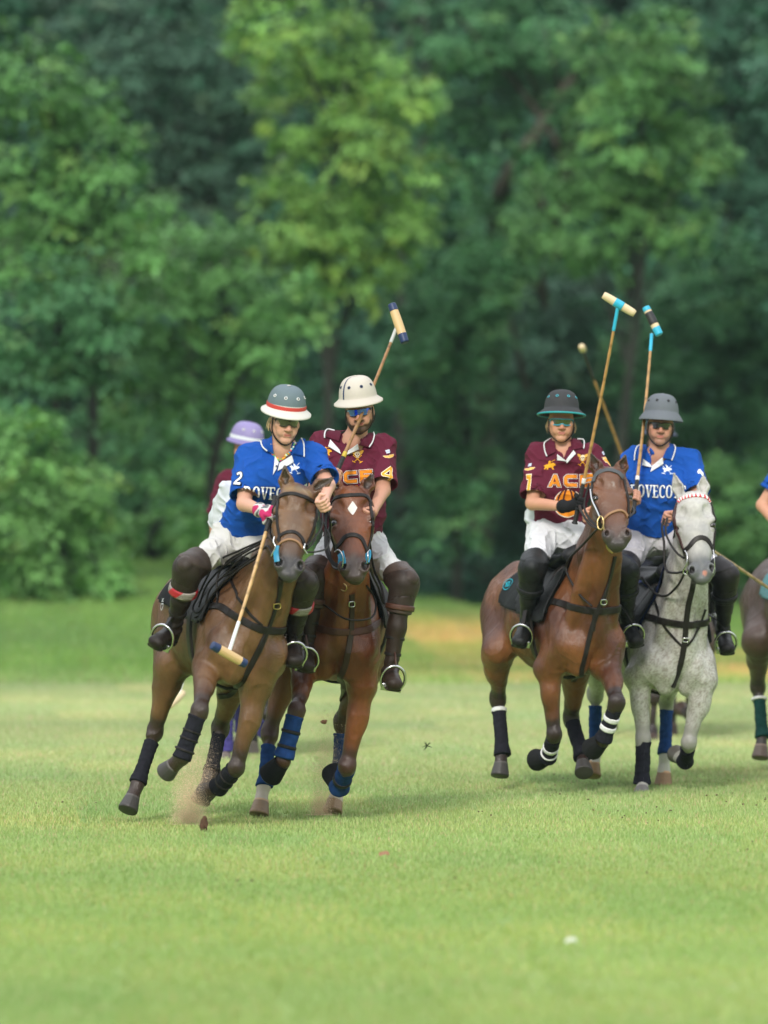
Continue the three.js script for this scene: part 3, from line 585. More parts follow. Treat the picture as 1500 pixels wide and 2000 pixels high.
function makeRider(q, cells, bones) {
  const b = bones ?? riderBones(q), base = V(b.pelvis.x, b.pelvis.y - 0.12, b.pelvis.z), o = thing('person', q.label, 'person', base, 'polo riders in the saddle');
  const F = new Field(); torso(F, b, 0);
  for (const a of b.arm) { F.cap(a.sh, a.el, 0.05, 0.043, { k: 0.04 }); if (a.a.grip) hand(F, a, a.a.grip(b)); else openArm(F, a); }
  for (const l of b.leg) { F.cap(l.hip, l.kn, 0.085, 0.055, { k: 0.06 }); F.cap(l.kn, l.an, 0.05, 0.035, { k: 0.03 }); F.cap(l.an, l.an.clone().lerp(l.toe, 0.72), 0.032, 0.022, { k: 0.02 }); }
  headShape(F, b);
  const sk = q.skin ?? L('#c08a70'), lip = q.lip ?? L('#a85f55'), lipA = b.H(-0.016, -0.066, 0.093), lipB = b.H(0.016, -0.066, 0.093), nose = b.H(0, -0.03, 0.11), chinA = b.H(-0.045, -0.075, 0.045), chinB = b.H(0.045, -0.075, 0.045), chin = b.H(0, -0.102, 0.07), mous = [b.H(-0.022, -0.05, 0.095), b.H(0.022, -0.05, 0.095)], hc = b.H(0, 0.09, -0.06);
  part(o, 'body', F.mesh(cells.body, (x, y, z) => {
    const n = noise(x * 30, y * 30, z * 30), n2 = noise(x * 9, y * 9, z * 9);
    let c = sk.map((v, i) => v * (1 + 0.05 * n + 0.09 * n2 * (i ? 1 : 0.4)));
    const p = [x, y, z];
    let d = segDist(...p, lipA, lipB)[0]; c = mix3(c, lip, 1 - sstep(0.005, 0.01, d));
    d = Math.hypot(x - nose.x, y - nose.y, z - nose.z); c = mix3(c, [sk[0] * 1.02, sk[1] * 0.78, sk[2] * 0.74], 0.5 * (1 - sstep(0.01, 0.04, d)));
    for (const s of [1, -1]) { const e = b.H(0.05 * s, -0.03, 0.07); d = Math.hypot(x - e.x, y - e.y, z - e.z); c = mix3(c, [sk[0] * 1.03, sk[1] * 0.8, sk[2] * 0.77], 0.45 * (1 - sstep(0.01, 0.035, d))); }
    if (q.beard) {
      const d1 = segDist(...p, chinA, chin)[0], d2 = segDist(...p, chinB, chin)[0], d3 = segDist(...p, ...mous)[0], lipD = segDist(...p, lipA, lipB)[0];
      let w = Math.max(1 - sstep(0.026, 0.04, Math.min(d1, d2) + 0.008 * n), 1 - sstep(0.009, 0.015, d3)); w *= sstep(0.008, 0.012, lipD);
      c = mix3(c, q.beard, w * (q.beardAmt ?? 0.9));
    }
    d = Math.hypot(x - hc.x, y - hc.y, z - hc.z); c = mix3(c, q.hair ?? [0.05, 0.03, 0.02], 1 - sstep(0.085, 0.1, d));
    return c;
  }), M.skin);
  for (const s of [1, -1]) part(o, 'eye', ballAt(b.H(0.031 * s, 0.003, 0.079), 0.0115), mat('eyeball', [0.25, 0.22, 0.2], 0.15));
  // jersey
  const Jf = new Field(), fo = folds(q.foldAmp ?? 0.013, 5.5, 7, q.seed ?? 1);
  torso(Jf, b, 0.016, true);
  for (const a of b.arm) {
    const e = a.sh.clone().lerp(a.el, a.a.sleeve ?? 0.86), d = a.el.clone().sub(a.sh).normalize();
    Jf.cap(a.sh, e, [0.068, 0.07], [0.09, 0.086], { k: 0.05, cb: 0.01 });
    Jf.cap(e.clone().addScaledVector(d, -0.035), e.clone().addScaledVector(d, 0.04), 0.076, 0.082, { k: 0.006, sub: true, ca: 0.02 });
  }
  Jf.cap(b.neck.clone().addScaledVector(b.sp, -0.02), b.H(0, -0.05, -0.02), 0.066, 0.075, { k: 0.012, sub: true });
  const bil = q.billow && q.billow.map((k) => ({ a: W(k.a[0], k.a[1], q.d0 - k.a[2]), b: W(k.b[0], k.b[1], q.d0 - k.b[2]), r: k.r }));
  for (const k of bil ?? []) Jf.cap(k.a, k.b, k.r * 0.8, k.r, { k: 0.04 });
  Jf.pad = 0.02; Jf.seal();
  const Jn = Object.assign(new Field(), { d: [...Jf.d], R: [...Jf.R], n: Jf.n, lo: Jf.lo, hi: Jf.hi }).seal();
  if (q.vee) { const v = hit(Jf, ...q.vee), top = b.neck.clone().addScaledVector(b.bf, 0.06); if (v) { Jf.cap(top, v, [0.05, 0.06], [0.006, 0.03], { v: b.bf, k: 0.008, sub: true }); Jf.seal(); } }
  const cuffs = b.arm.map((a) => [a.sh.clone().lerp(a.el, a.a.sleeve ?? 0.86), a.el.clone().sub(a.sh).normalize()]), hemP = b.pelvis.clone().addScaledVector(b.sp, q.hem ?? -0.02);
  Jf.post = Jn.post = (d, x, y, z) => { // folds fade out towards cuffs and hem
    if (Math.abs(d) > 0.06) return d;
    let m = 0.3 + 0.7 * sstep(0.01, 0.09, (x - hemP.x) * b.sp.x + (y - hemP.y) * b.sp.y + (z - hemP.z) * b.sp.z);
    for (const [e, t] of cuffs) { const D = Math.hypot(x - e.x, y - e.y, z - e.z); if (D < 0.2) m = Math.min(m, 0.12 + 0.88 * sstep(0.0, 0.09, Math.abs((x - e.x) * t.x + (y - e.y) * t.y + (z - e.z) * t.z))); }
    return d - m * fo(x, y, z);
  };
  const jc = q.jersey;
  const jm = part(o, 'jersey', Jf.mesh(cells.cloth, (x, y, z, nx, ny, nz) => {
    const n = noise(x * 60, y * 60, z * 60), v = 1 + 0.06 * n; let c = jc;
    for (const k of bil ?? []) { const d = segDist(x, y, z, k.a, k.b)[0]; if (d < k.r * 1.4 && x < Math.max(k.a.x, k.b.x) + k.r * 0.4) c = [0.62, 0.65, 0.7]; }
    return c.map((k) => k * v);
  }), M.cloth);
  const dark = jc.map((v) => v * 0.9);
  for (const [i, f] of (q.flaps ?? []).entries()) {
    const g = flapPx(Jn, f.c, 0.013, 0.006), m = part(jm, f.name ?? 'collar', f.white ? g : flat(g, dark), f.white ? M.shirtWhite : M.cloth);
    if (f.edge) part(m, 'collar_edge', tube(f.edge.map((p) => hit(Jn, ...p, 0.015)).filter(Boolean), 0.0042), M.shirtWhite);
    if (f.button) { const p = hit(Jn, ...f.button, 0.02); if (p) part(m, 'button', ballAt(p, [0.006, 0.006, 0.003], 6), mat('button_navy', [0.02, 0.03, 0.08], 0.4)); }
  }
  for (const p of q.prints ?? []) {
    const c = hit(Jn, p.at[0], p.at[1]); if (!c) { console.log('print missed', p.name); continue; }
    let n = Jn.normal(c, 0.03).lerp(V(0, 0, 1), p.front ?? 0.55).normalize(); const tr = (p.turn ?? 0) * Math.PI / 180;
    part(jm, p.name, print(Jn, c, n, V(Math.sin(tr), Math.cos(tr), 0), p.w, p.h, p.n ?? 26, 0.003), p.m());
  }
  // breeches
  const Bf = new Field(), fo2 = folds(0.013, 8, 7, (q.seed ?? 1) + 4);
  Bf.ell(b.pelvis.clone().addScaledVector(b.sp, 0.0), [0.165, 0.13, 0.13], b.bx, b.sp, { k: 0.05 });
  for (const l of b.leg) { Bf.cap(l.hip, l.kn, [0.1, 0.105], [0.062, 0.066], { k: 0.08 }); Bf.cap(l.kn, l.kn.clone().lerp(l.an, 0.3), 0.062, 0.054, { k: 0.03 }); }
  Bf.pad = 0.016; Bf.post = (d, x, y, z) => (Math.abs(d) < 0.05 ? d - fo2(x, y, z) : d);
  const bc = q.breeches ?? [0.72, 0.72, 0.73];
  part(o, 'breeches', Bf.mesh(cells.cloth, (x, y, z) => bc.map((v) => v * (1 + 0.05 * noise(x * 20, y * 20, z * 20)))), M.cloth);
  // boots, knee guards
  for (const [i, l] of b.leg.entries()) {
    if (l.l.hidden) continue;
    const sh = l.an.clone().sub(l.kn).normalize(), th = l.kn.clone().sub(l.hip).normalize(), ft = l.toe.clone().sub(l.an).normalize(), kf = th.clone().sub(sh).normalize();
    const T = new Field(), heel = l.an.clone().addScaledVector(sh, 0.055).addScaledVector(ft, -0.025), ball = l.toe.clone().addScaledVector(ft, -0.06), dn = sh.clone().addScaledVector(ft, -sh.dot(ft)).normalize();
    T.cap(l.kn.clone().lerp(l.an, 0.12), l.kn.clone().lerp(l.an, 0.5), [0.055, 0.06], [0.054, 0.06], { v: ft, k: 0.03, ca: 0.01 });
    T.cap(l.kn.clone().lerp(l.an, 0.5), l.an, [0.054, 0.06], [0.038, 0.043], { v: ft, k: 0.03 });
    T.cap(l.an.clone().addScaledVector(dn, 0.01), l.toe.clone().addScaledVector(ft, -0.035), [0.046, 0.052], [0.051, 0.04], { v: dn, k: 0.04 });
    T.ell(heel, [0.034, 0.036, 0.04], dn.clone().cross(ft), dn, { k: 0.03 });
    T.cap(heel.clone().addScaledVector(dn, 0.02), l.toe.clone().addScaledVector(dn, 0.033).addScaledVector(ft, -0.025), [0.04, 0.014], [0.052, 0.012], { v: dn, k: 0.004 });
    T.cap(heel.clone().addScaledVector(dn, 0.045).addScaledVector(ft, -0.005), heel.clone().addScaledVector(dn, 0.02), 0.03, 0.032, { k: 0.004, ca: 0.008 });
    T.pad = 0.006;
    const creaseC = l.an; T.post = (d, x, y, z) => { if (Math.abs(d) > 0.03) return d; const t = segDist(x, y, z, l.kn, l.an)[1], dd = Math.hypot(x - creaseC.x, y - creaseC.y, z - creaseC.z); return d - 0.004 * Math.sin(t * 60 + 3 * noise(x * 8, y * 8, z * 8)) * sstep(0.16, 0.03, dd) - 0.0025 * noise(x * 18, y * 10, z * 18); };
    const c1 = q.boot ?? [0.022, 0.018, 0.016], so = [0.014, 0.012, 0.011];
    const bm = part(o, 'boot', T.mesh(cells.boot, (x, y, z) => { const v = 1 + 0.3 * noise(x * 25, y * 25, z * 25); const hh = (x - heel.x) * dn.x + (y - heel.y) * dn.y + (z - heel.z) * dn.z; return (hh > 0.012 ? so : c1).map((k) => k * v); }), M.boot);
    for (const t of l.l.bootStrap ?? [0.62, 0.8]) part(bm, 'boot_strap', bandGeo({ K: l.kn, F: l.an }, t, 0.061 - 0.036 * Math.max(0, t - 0.5), 0.02), M.strap);
    if (l.l.spur !== false) part(bm, 'spur', [tube([heel.clone().addScaledVector(ft, -0.03).addScaledVector(sh, -0.02), heel.clone().addScaledVector(ft, -0.07).addScaledVector(sh, -0.015)], 0.004)], M.steel);
    const K = new Field(), top = l.kn.clone().addScaledVector(th, -(l.l.gTop ?? 0.1)).addScaledVector(kf, 0.006), low = l.kn.clone().addScaledVector(sh, l.l.gLow ?? 0.17), pad = l.kn.clone().addScaledVector(kf, 0.062);
    K.cap(top, l.kn.clone().addScaledVector(kf, 0.008), 0.09, 0.085, { k: 0.03, ca: 0.012 });
    K.cap(l.kn.clone().addScaledVector(kf, 0.008), low, [0.086, 0.084], [0.076, 0.078], { k: 0.03, cb: 0.012 });
    K.ell(l.kn.clone().addScaledVector(kf, 0.03).addScaledVector(sh, 0.035), [0.062, 0.1, 0.06], kf.clone().cross(sh).normalize(), sh, { k: 0.02 });
    K.pad = 0.01; K.post = (d, x, y, z) => { if (Math.abs(d) > 0.04) return d; const dx = x - pad.x, dy = y - pad.y, dz = z - pad.z, r = Math.hypot(dx, dy, dz); const tt = segDist(x, y, z, top, low)[1]; return d - 0.018 * sstep(0.056, 0.05, r) + 0.006 * sstep(0.007, 0, Math.abs(r - 0.034)) + 0.005 * sstep(0.012, 0, Math.abs(tt - 0.72)) + 0.004 * sstep(0.01, 0, Math.abs(tt - 0.9)) - 0.005 * sstep(0.06, 0.02, tt) - 0.004 * noise(x * 12, y * 12, z * 12); };
    const gc = q.guard ?? [0.02, 0.018, 0.017];
    const gm = part(o, 'knee_guard', K.mesh(cells.boot, (x, y, z) => { const v = 1 + 0.25 * noise(x * 22, y * 22, z * 22), r = Math.hypot(x - pad.x, y - pad.y, z - pad.z), tt = segDist(x, y, z, top, low)[1]; const e = r < 0.054 ? (Math.abs(r - 0.034) < 0.008 ? 0.6 : 1.5) : tt < 0.05 || tt > 0.95 ? 1.9 : 1; return gc.map((k) => k * v * e); }), M.boot);  // groove shade and pad highlight put into the colour; pale rims are piping
    for (const [t, wd] of [[0.12, 0.024], [0.8, 0.034]]) { const a = t < 0.5 ? top.clone().lerp(l.kn, 0.3) : l.kn, e = t < 0.5 ? l.kn : low, s = t < 0.5 ? 0.2 : 0.82, rg = 0.087; part(gm, 'guard_strap', q.guardBand && t > 0.5 ? flat(bandGeo({ K: a, F: e }, s, rg, 0.05), [0.3, 0.3, 0.3]) : bandGeo({ K: a, F: e }, s, rg, wd), q.guardBand && t > 0.5 ? M.snake : (q.guardStrap ?? M.black)); }
  }
  // gloves
  for (const a of b.arm) if (a.a.glove) {
    const G = new Field(), g2 = { ...a, el: a.wr.clone().addScaledVector(a.el.clone().sub(a.wr).normalize(), 0.035) };
    hand(G, g2, a.a.grip(b), 0.0025);
    const mesh = part(o, 'glove', G.mesh(0.0045, a.a.glove), M.cloth);
  }
  // helmet
  helmet(o, b, q.helmet);
  if (q.hairTufts) part(o, 'hair', q.hairTufts.flatMap((t) => Array.from({ length: 14 }, (_, i) => { const s = b.H(t[0] + rr(-0.012, 0.012), t[1], t[2] + rr(-0.02, 0.02)), e = b.H(t[0] * (1.08 + rr(-0.06, 0.2)), t[1] - rr(0.04, 0.075), t[2] + rr(-0.03, 0.025)); return loft([s, s.clone().lerp(e, 0.5).addScaledVector(b.X, Math.sign(t[0]) * rr(0.004, 0.014)), e], (u) => 0.0045 * (1 - 0.75 * u), 6, 5); })), mat('hair_' + q.key, q.hair, 0.6));
  // glasses
  const gl = q.glasses, shield = (gr) => gridGeo(9, 33, (i, j) => { const t = j / 32 * 2 - 1, an = t * 1.12, v = i / 8, edge = 1 - Math.pow(Math.abs(t), 5) * 0.45, notch = gl.two ? 0.62 * Math.exp(-t * t * 26) : 0.45 * Math.exp(-t * t * 40); const lo = -0.021 * edge * (1 - notch), hi = 0.019 * (1 - 0.25 * Math.pow(Math.abs(t), 4)) - (gl.two ? 0.006 * Math.exp(-t * t * 60) : 0); return b.H(0.077 * Math.sin(an), 0.006 + lerp(lo, hi, v), 0.107 * Math.cos(an) + 0.004 + gr); });
  const gm = part(o, 'glasses', shield(0), gl.lens);
  const rim = (v) => Array.from({ length: 25 }, (_, j) => { const t = j / 24 * 2 - 1, an = t * 1.12, edge = 1 - Math.pow(Math.abs(t), 5) * 0.45, notch = gl.two ? 0.62 * Math.exp(-t * t * 26) : 0.45 * Math.exp(-t * t * 40), lo = -0.021 * edge * (1 - notch), hi = 0.019 * (1 - 0.25 * Math.pow(Math.abs(t), 4)) - (gl.two ? 0.006 * Math.exp(-t * t * 60) : 0); return b.H(0.0775 * Math.sin(an), 0.006 + (v ? hi : lo), 0.108 * Math.cos(an) + 0.004); });
  part(gm, 'frame', tube([...rim(1), ...rim(0).reverse()], gl.low ?? 0.0026, { n: 110, m: 5, closed: true }), gl.frame);
  for (const s of [1, -1]) part(gm, 'temple', tube([b.H(0.072 * s, 0.014, 0.05), b.H(0.08 * s, 0.012, 0.0), b.H(0.077 * s, 0.0, -0.03)], 0.003, { m: 5 }), gl.frame);
  if (q.beads) { const bp = smooth(q.beads.map((p) => hit(F, ...p, 0.006)).filter(Boolean), 34), cs2 = ['#e8c84a', '#d94f6a', '#4fb6d8', '#f2f0e6', '#67b95c', '#f0a030']; part(o, 'necklace', bp.map((p, i) => flat(slim(ballAt(p.add(V(rr(-0.003, 0.003), rr(-0.004, 0.004), 0)), rr(0.005, 0.0085), 4)), L(cs2[Math.floor(rnd() * 6)]))), M.skin); }
  // chin straps
  const cs = [];
  for (const s of [1, -1]) cs.push(strap(F, [b.H(0.078 * s, 0.02, 0.018), b.H(0.076 * s, -0.03, 0.012), b.H(0.06 * s, -0.075, 0.02), b.H(0.03 * s, -0.118, 0.035), b.H(0, -0.127, 0.045)], 0.011, 0.003, { n: 24, off: 0.003 }), strap(F, [b.H(0.08 * s, 0.02, -0.045), b.H(0.078 * s, -0.035, -0.02), b.H(0.068 * s, -0.07, 0.01)], 0.01, 0.003, { n: 14, off: 0.003 }));
  part(o, 'chin_strap', cs, M.strap);
  return { o, b, F, Jf, Bf, q };
}
function flapPx(field, c, off, thick, n = 9) { // a cloth flap on a shape between four corners (top left, top right, bottom right, bottom left)
  return sheet(field, n, n, (u, v) => {
    const x = lerp(lerp(c[0][0], c[1][0], v), lerp(c[3][0], c[2][0], v), u), y = lerp(lerp(c[0][1], c[1][1], v), lerp(c[3][1], c[2][1], v), u), d = W(x, y, 1).sub(camera.position).normalize(), D = -(field.lo[2] + field.hi[2]) / 2;
    return [camera.position.clone().addScaledVector(d, D - 1), d];
  }, off, thick);
}
function helmet(o, b, h) {
  const rx = 0.112 * (h.w ?? 1), rz = 0.135 * (h.w ?? 1), ht = h.ht ?? 0.135, u0 = h.u0 ?? 0.072, tilt = (h.tilt ?? 2) * Math.PI / 180, m = 48;
  const P = (an, r, u) => { const x = Math.sin(an) * rx * r, f = Math.cos(an) * rz * r; return b.H(x, u0 + u * Math.cos(tilt) - f * Math.sin(tilt), f * Math.cos(tilt) + u * Math.sin(tilt) - 0.012); };
  const dome = [], nD = 18; for (let i = 0; i <= nD; i++) { const t = i / nD, a = t * Math.PI / 2; dome.push([Math.pow(Math.cos(a), 0.6), ht * Math.pow(Math.sin(a), 0.95)]); }
  const shell = part(o, 'helmet', gridGeo(dome.length, m + 1, (i, j) => P(j / m * 2 * Math.PI, dome[i][0] * 1.0, dome[i][1])), h.dome);
  const bw = h.brim ?? 0.32, dr = h.drop ?? 0.014, fr = (an) => 1 + bw * (1 + 0.18 * Math.cos(an)), prof = [[0, 0.012, 0.0], [0, 0.006, 0.15], [0, -0.4, 0.6], [0, -1, 1], [-0.006, -1.06, 1.02], [-0.011, -1.0, 1.0], [-0.011, -0.45, 0.6], [-0.01, -0.2, 0.05], [0, 0.03, -0.06]];
  part(shell, 'brim', gridGeo(prof.length, m + 1, (i, j) => { const an = j / m * 2 * Math.PI, [dy, k, r] = prof[i], rad = 1.005 + (fr(an) - 1) * r; return P(an, rad, dy + (k < 0 ? k * dr : k) * (1 + 0.3 * Math.cos(an))); }), h.brimMat ?? h.dome);
  if (h.edge) part(shell, 'brim_edge', tube(Array.from({ length: 36 }, (_, j) => { const an = j / 36 * 2 * Math.PI; return P(an, fr(an) + 0.005, -dr * (1 + 0.3 * Math.cos(an)) - 0.006); }), 0.0065, { closed: true, n: 72 }), h.edge);
  if (h.band) part(shell, 'band', gridGeo(4, m + 1, (i, j) => P(j / m * 2 * Math.PI, [1.008, 1.022, 1.02, 1.0][i], [0.004, 0.008, 0.03, 0.034][i])), h.band);
  for (const an of h.vents ?? [-1.1, -0.38, 0.38, 1.1]) {
    const u = ht * 0.62, r = Math.pow(Math.cos(Math.asin(Math.pow(0.62, 1 / 0.95))), 0.6), c = P(an, r * 1.005, u), nn = P(an, r * 1.15, u + 0.012).sub(c).normalize();
    const e = part(shell, 'vent', torusAt(c, nn, 0.0072, 0.0028), h.vent ?? M.steel); part(e, 'vent_hole', ballAt(c, 0.0055, 6), M.black);
  }
  part(shell, 'button_top', ballAt(P(0, 0, ht + 0.001), [0.012, 0.004, 0.012], 8), h.brimMat ?? h.dome);
  for (const s of h.stripes ?? []) part(shell, 'stripe', gridGeo(16, 3, (i, j) => { const t = i / 15, a = t * Math.PI / 2 * 0.98; return P(s.an + (j - 1) * s.w, 1.006 * Math.pow(Math.cos(a), 0.6) + 0.001, ht * Math.pow(Math.sin(a), 0.95) + 0.0015); }), s.m);
}
function mallet(label, hand, neck, ends, o) { // cane shaft from a hand to the cigar head; ends: the head's two end points
  const dir = neck.clone().sub(hand).normalize(), butt = hand.clone().addScaledVector(dir, -(o.butt ?? 0.13)), base = hand.clone(), t = thing('polo_mallet', label, 'mallet', base, 'polo mallets'), len = neck.distanceTo(butt);
  const ring = (u) => 0.0017 * Math.exp(-Math.pow(((u * len / 0.11) % 1 + 1) % 1 - 0.5, 2) * 260), bow = V(0.6, 0, 0.4).multiplyScalar(o.bow ?? 0.012);
  const pt = (u) => butt.clone().lerp(neck, u).addScaledVector(bow, Math.sin(Math.PI * u));
  const shaft = loft([0, 0.15, 0.3, 0.45, 0.6, 0.75, 0.9, 1].map(pt), (u) => lerp(0.0115, 0.0085, u) + ring(u), 90, 9);
  part(t, 'shaft', paintGeo(shaft, (x, y, z) => { const u = segDist(x, y, z, butt, neck)[1], f = ((u * len / 0.11) % 1 + 1) % 1, k = 1 + 0.25 * noise(x * 30, y * 30, z * 30) - 0.45 * Math.exp(-Math.pow(f - 0.5, 2) * 160); return o.cane.map((c) => c * k); }), mat('cane', 0xffffff, 0.35, { vertexColors: true, clearcoat: 0.3 }));
  const gl = 0.26, g0 = pt(0), g1 = pt(gl / len); part(t, 'grip', loft(g0, g1, (u) => 0.0155 - 0.002 * u + 0.001 * Math.sin(u * 70) + (u < 0.06 ? 0.004 : 0), 50, 10), o.grip);
  if (o.wrap2) part(t, 'grip_tape', loft(g1, pt((gl + 0.035) / len), () => 0.0135, 4, 10), o.wrap2);
  if (o.collar) part(t, 'collar', loft(pt(1 - o.collarLen / len), pt(0.998), (u) => 0.0108 + 0.001 * u, 10, 10), o.collar);
  const [a, b] = ends, ax = b.clone().sub(a).normalize(), hl = a.distanceTo(b);
  const seg = (u0, u1, r0, r1, m, nm, cut) => { const n = 14; return part(t, nm, loft(a.clone().lerp(b, u0), a.clone().lerp(b, u1), (u) => { const w = lerp(u0, u1, u); let r = 0.024 + 0.0035 * Math.sin(Math.PI * w); if (u < 0.001 && u0 === 0 || u > 0.999 && u1 === 1) r *= 0.86; return r + r0; }, n, 18), m); };
  const head = seg(0, 1, 0, 0, o.wood, 'head');
  for (const [u0, u1, m] of o.bands) { const g = loft(a.clone().lerp(b, u0 - (u0 === 0 ? 0.004 : 0)), a.clone().lerp(b, u1 + (u1 === 1 ? 0.004 : 0)), (u) => { const w = lerp(u0, u1, u), e = (u0 === 0 && u < 0.08) || (u1 === 1 && u > 0.92) ? -0.003 : 0; return 0.025 + 0.0035 * Math.sin(Math.PI * w) + e; }, 12, 18); part(head, 'head_band', g, m); }
  return t;
}
// ------------------------------------------------------------------ prints and cloth colours
M.shirtWhite = mat('white_cloth', [0.72, 0.73, 0.75], 0.8);
M.snake = canvasMat('snake_band', 128, 64, (x, w, h) => { x.fillStyle = '#8d8580'; x.fillRect(0, 0, w, h); for (let i = 0; i < 160; i++) { x.fillStyle = ['#b0a79f', '#6e6663', '#9b928c'][i % 3]; x.fillRect(rnd() * w, rnd() * h, 8, 4); } x.fillStyle = '#a81f2b'; for (let k = 0; k < 3; k++) { x.beginPath(); x.moveTo(10 + k * 44, 0); x.lineTo(28 + k * 44, 0); x.lineTo(40 + k * 44, h); x.lineTo(22 + k * 44, h); x.fill(); } }, { alphaTest: 0, roughness: 0.5 });
const memo = {};
const once = (k, f) => () => (memo[k] ??= f());
const BLUE = [0.008, 0.078, 0.38], MAROON = [0.115, 0.014, 0.034];
const NAVY = mat('navy_paint', [0.012, 0.03, 0.1], 0.4), SKYB = mat('turquoise_tape', [0.03, 0.42, 0.62], 0.4), WOOD = mat('pale_wood', [0.62, 0.42, 0.2], 0.45, { clearcoat: 0.2 }), WOOD2 = mat('cream_wood', [0.7, 0.55, 0.34], 0.45, { clearcoat: 0.2 });
function letters(name, w, h, fn) { return once(name, () => canvasMat(name, w, h, fn)); }
const outlined = (x, s, px, py, fill, edge, lw, edge2, lw2) => { x.lineJoin = 'round'; if (edge2) { x.strokeStyle = edge2; x.lineWidth = lw2; x.strokeText(s, px, py); } if (edge) { x.strokeStyle = edge; x.lineWidth = lw; x.strokeText(s, px, py); } x.fillStyle = fill; x.fillText(s, px, py); };
const TEXT = {
  dove: letters('lettering_dovecote', 1024, 224, (x, w, h) => { x.textAlign = 'center'; x.textBaseline = 'middle'; x.font = 'bold 190px serif'; x.save(); x.translate(w / 2, h / 2); x.scale(0.86, 1); outlined(x, 'DOVECOTE', 0, 6, '#eef2f6', '#10204a', 12); x.restore(); }),
  ace: letters('lettering_ace', 768, 256, (x, w, h) => {
    x.lineJoin = 'miter'; x.translate(w / 2, h / 2); x.transform(1, 0, 0, 1, 0, 0);
    const glyph = { A: [[-90, 88], [-52, 10], [-8, -88], [34, -88], [92, 88], [44, 88], [32, 52], [-30, 52], [-44, 88]], C: [[96, -40], [96, -88], [-50, -88], [-92, -50], [-92, 50], [-50, 88], [96, 88], [96, 40], [-36, 40], [-44, 30], [-44, -30], [-36, -40]], E: [[-92, -88], [96, -88], [96, -42], [-40, -42], [-40, -22], [80, -22], [80, 20], [-40, 20], [-40, 42], [96, 42], [96, 88], [-92, 88]] };
    ['A', 'C', 'E'].forEach((k, i) => { x.save(); x.translate((i - 1) * 238, 0); x.beginPath(); glyph[k].forEach(([a, b], j) => (j ? x.lineTo(a, b) : x.moveTo(a, b))); x.closePath(); x.strokeStyle = '#e9e2d8'; x.lineWidth = 26; x.stroke(); x.strokeStyle = '#4a0d18'; x.lineWidth = 12; x.stroke(); x.fillStyle = '#e88b12'; x.fill(); if (k === 'A') { x.fillStyle = '#5a1120'; x.beginPath(); x.moveTo(2, -40); x.lineTo(20, 18); x.lineTo(-18, 18); x.fill(); } x.restore(); });
  }),
  sub: letters('lettering_sub', 512, 96, (x, w, h) => { x.textAlign = 'center'; x.textBaseline = 'middle'; x.font = 'bold 74px sans-serif'; outlined(x, 'SWEAR', w / 2, h / 2, '#4a0d18', '#e88b12', 9); }),
  globe: letters('round_badge', 384, 384, (x, w) => {
    x.translate(w / 2, w / 2); x.beginPath(); x.arc(0, 0, 178, 0, 7); x.fillStyle = '#efe3d6'; x.fill(); x.beginPath(); x.arc(0, 0, 166, 0, 7); x.fillStyle = '#e88b12'; x.fill(); x.strokeStyle = '#4a0d18'; x.lineWidth = 22;
    for (const k of [-1.4, -0.62, 0.62, 1.4]) { x.beginPath(); x.ellipse(0, 40, Math.abs(k) * 95, 230, 0, k < 0 ? Math.PI : -Math.PI / 2, k < 0 ? 1.5 * Math.PI : 0); x.stroke(); }
    x.fillStyle = '#4a0d18'; x.fillRect(-170, 22, 340, 74); x.textAlign = 'center'; x.textBaseline = 'middle'; x.font = 'bold 62px sans-serif'; x.fillStyle = '#e88b12'; x.fillText('SWEAR', 0, 60);
  }),
  dovelogo: letters('dove_badge', 256, 256, (x, w) => {
    x.strokeStyle = '#dfe9f5'; x.lineWidth = 9; x.lineCap = 'round'; for (const s of [1, -1]) { x.beginPath(); x.moveTo(128 - 84 * s, 44); x.lineTo(128 + 70 * s, 214); x.stroke(); x.lineWidth = 14; x.beginPath(); x.moveTo(128 + 46 * s, 224); x.lineTo(128 + 98 * s, 206); x.stroke(); x.lineWidth = 9; }
    x.fillStyle = '#e9f1fa'; x.beginPath(); x.moveTo(40, 96); x.quadraticCurveTo(100, 90, 120, 118); x.quadraticCurveTo(118, 60, 92, 30); x.quadraticCurveTo(150, 54, 158, 106); x.quadraticCurveTo(196, 92, 216, 116); x.quadraticCurveTo(190, 150, 140, 158); x.quadraticCurveTo(100, 160, 60, 188); x.quadraticCurveTo(90, 140, 40, 96); x.fill();
  }),
  rider: letters('horse_badge', 256, 224, (x) => {
    x.fillStyle = '#eaa414'; x.beginPath(); x.moveTo(20, 132); x.quadraticCurveTo(40, 92, 96, 96); x.lineTo(104, 48); x.quadraticCurveTo(122, 22, 140, 44); x.lineTo(146, 88); x.lineTo(190, 78); x.lineTo(226, 96); x.lineTo(236, 124); x.lineTo(204, 132); x.lineTo(188, 156); x.lineTo(206, 196); x.lineTo(186, 200); x.lineTo(160, 160); x.lineTo(104, 162); x.lineTo(96, 200); x.lineTo(74, 200); x.lineTo(70, 158); x.lineTo(44, 200); x.lineTo(26, 192); x.lineTo(46, 146); x.fill(); x.strokeStyle = '#eaa414'; x.lineWidth = 8; x.beginPath(); x.moveTo(140, 62); x.lineTo(226, 24); x.stroke();
  }),
  skull: letters('winged_badge', 256, 256, (x) => {
    x.strokeStyle = '#eaa414'; x.lineWidth = 12; for (const s of [1, -1]) { x.beginPath(); x.moveTo(128 - 76 * s, 100); x.lineTo(128 + 62 * s, 222); x.stroke(); x.beginPath(); x.moveTo(128 + 36 * s, 238); x.lineTo(128 + 92 * s, 206); x.stroke(); }
    x.fillStyle = '#d9a441'; for (const s of [1, -1]) { x.beginPath(); x.moveTo(128, 70); x.quadraticCurveTo(128 + 70 * s, 8, 128 + 112 * s, 26); x.quadraticCurveTo(128 + 90 * s, 100, 128, 110); x.fill(); }
